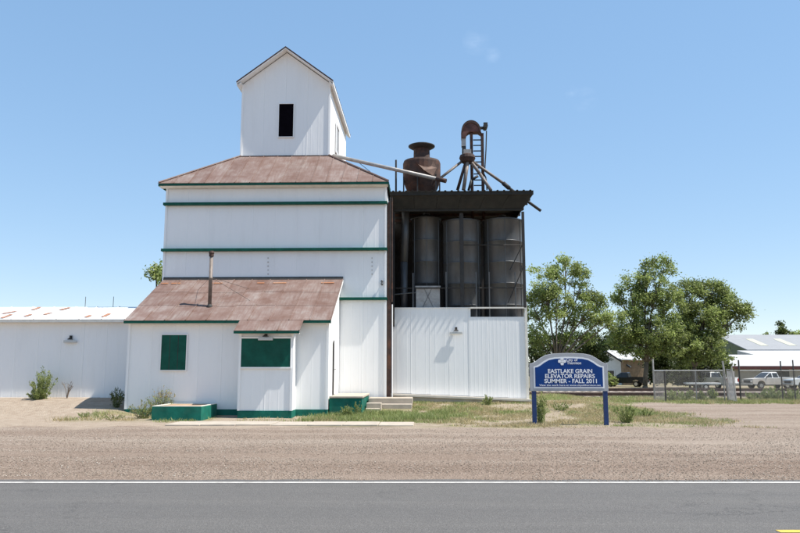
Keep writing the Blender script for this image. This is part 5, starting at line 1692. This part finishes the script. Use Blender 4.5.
weed(560, 405, 9, 26, 'low weed patch behind the sign board', 27.5, GREENW, GP, 600, 20, leaf=.04)
weed(645, 412, 10, 22, 'small weed clump beyond the bushy weed near the drive', 26, GREENW, GP, 500, 20, leaf=.04)
for px, h_, w_, dY in ((672, 12, 16, .6), (685, 13, 18, .9), (700, 11, 16, .5), (712, 13, 14, .8), (752, 10, 14, .7), (765, 13, 20, .5), (775, 15, 20, .9), (790, 13, 16, .6), (798, 12, 16, 1.0)):
    weed(px, 397, h_, w_, 'leafy weed growing up through the foot of the chain-link fence', YF + dY, GREENW, GP, 800, 22, group='weeds along the wire fence', leaf=.065)
# dead twiggy plant
x = ax(67, 398, YW - .6); z = ghf(x, YW - .6)
tw = MB()
for k in range(9):
    a_ = random.uniform(0, 6.28)
    B = Vector((x + .22 * math.cos(a_), YW - .6 + .1 * math.sin(a_), z + random.uniform(.4, .75)))
    A = Vector((x, YW - .6, z - .02))
    mm_ = A.lerp(B, .5) + Vector((-.05 * math.cos(a_), 0, .03))
    tw.tube(A, mm_, .014, .010, n=4).tube(mm_, B, .010, .004, n=4)
    for j in range(5):
        q = mm_.lerp(B, random.random())
        tw.tube(q, q + Vector((random.uniform(-.1, .1), random.uniform(-.05, .05), random.uniform(.02, .12))), .005, .002, n=3)
obj('dead_plant', tw, 'deadtwig', None, label='dead leafless twiggy plant by the long white shed wall', cat='plant')

# grass blades
def grass(name, label, n, x0, x1, y0, y1, h, mask, pal, pp, dry=.35):
    X = NR.uniform(x0, x1, n); Y = NR.uniform(y0, y1, n)
    k = NR.random(n) < mask(X, Y)
    X, Y = X[k], Y[k]; n = len(X)
    nz = vnoise(X + 7, Y, 1.3) * .6 + vnoise(X, Y + 31, .45) * .4
    hh = h * NR.uniform(.45, 1.2, n) * (.5 + nz)
    a = NR.uniform(0, 6.28, n); w = .006 + .008 * NR.random(n)
    lx, ly = NR.normal(0, .55, n) * hh, NR.normal(0, .55, n) * hh
    z = gh(X, Y) + (vnoise(X, Y, 0.9) - 0.5) * 0.03 + (vnoise(X, Y, 3.3) - 0.5) * 0.05 - .01
    A = np.stack([X - w * np.cos(a), Y - w * np.sin(a), z], 1); B = np.stack([X + w * np.cos(a), Y + w * np.sin(a), z], 1)
    Cc = np.stack([X + lx, Y + ly, z + hh], 1)
    V = np.stack([A, B, Cc], 1).reshape(-1, 3)
    cols = palette(n, pal, .25, pp)
    dn = vnoise(X + 90, Y + 13, 1.6) * .55 + vnoise(X + 50, Y, .5) * .45
    d = NR.random(n) < smooth(.5 - dry * .5, .85 - dry * .5, dn - .16 * (1 - smooth(-.5, 2.5, X)) * (X > -5))
    cols[d] = np.array([(.44, .35, .19), (.36, .29, .14), (.50, .42, .27)])[NR.integers(0, 3, d.sum())] * (1 + NR.uniform(-.2, .2, (d.sum(), 1)))
    return link(name, np_mesh(name, V, np.arange(3 * n).reshape(n, 3), M['grass'], cols), kind='stuff', label=label, cat='grass')


def m_mid(X, Y):
    edge = 21.5 + (vnoise(X, Y, 1.1) - .5) * 1.0
    on_slab = (X < swx1 + .05) & (Y < 23.1)
    blocked = ((X < lx1 + .05) & (Y > 26.1)) | ((X < ox1 + .1) & (Y > 25.9)) | ((X < bx1 + .1) & (Y > 25.1))
    m = smooth(edge - .1, edge + .4, Y) * (~on_slab) * (~blocked)
    m = m * (1 - smooth(8.0, 10.5, X + (vnoise(X, Y, 1.4) - .5) * 2)) * (.10 + .90 * smooth(.34, .56, vnoise(X + 7, Y, 1.3) * .6 + vnoise(X, Y + 31, .45) * .4 + .12 * (1 - smooth(-1, 2.5, X))))
    m = m * np.where((Y > YS - .15) & (X < hx1 + .1), 0, 1)
    m = m * np.where((X < sx1) & (Y > 26.8), 0, 1)
    m = m * (1 - .65 * smooth(29.5, 33, Y))
    # thin edge right beside the office foundation
    return m * np.where(X < ox1, .12, 1)


grass('grass', 'patchy green and straw grass between the office steps, shed and sign', 210000, -6.2, 10.5, 20.9, 36, .085, m_mid, GREENW, GP, .42)
def m_lush(X, Y):
    blocked = ((X < lx1 + .05) & (Y > 26.1)) | ((X < ox1 + .1) & (Y > 25.9)) | ((X < sx1) & (Y > 26.8))
    c = smooth(23.3, 23.7, Y + (vnoise(X, Y, .5) - .5) * .8) * smooth(-4.3, -3.4, X) * (1 - smooth(.2, 2.2, X)) * (1 - smooth(27.5, 28.6, Y))
    return c * smooth(.25, .55, vnoise(X + 3, Y, .6)) * (~blocked)
grass('grass', 'lush green grass growing before the landing and the concrete steps', 34000, -4.4, 2.3, 23.2, 28.6, .17, m_lush, GREENW, GP, .05)
def m_far(X, Y):
    return smooth(35.4, 36.2, Y + (vnoise(X, Y, .8) - .5) * .8) * (1 - smooth(41.5, 42.5, Y)) * (.35 + .65 * smooth(.3, .6, vnoise(X, Y, 1.2)))
grass('grass', 'green grass strip running along the foot of the wire fence', 80000, 6, 27, 35, 42.5, .17, m_far, GREENW, GP, .25)
def m_left(X, Y):
    c = np.minimum(smooth(22.9, 23.4, Y), 1 - smooth(25.2, 25.95, Y)) * smooth(-12.2, -11.6, X) * (1 - smooth(-7.6, -7.0, X))
    inb = (X > g0x - .05) & (X < g1x + .05) & (Y > 23.95)
    return c * smooth(.35, .6, vnoise(X, Y, .7)) * (~inb) * .8
grass('grass', 'low weedy grass at the edge of the office shadow near the green box', 9000, -12.3, -6.8, 22.8, 26, .14, m_left, GREENW, GP, .3)
def m_beyond(X, Y):
    return (.4 + .6 * smooth(.3, .6, vnoise(X, Y, 2.5))) * np.where(np.abs(Y - 52) < 1.6, 0, 1)
grass('grass', 'sparse dry grass between the tracks and the parked pickups', 30000, 5, 48, 46.2, 76, .15, m_beyond, GREENW, GP, .6)
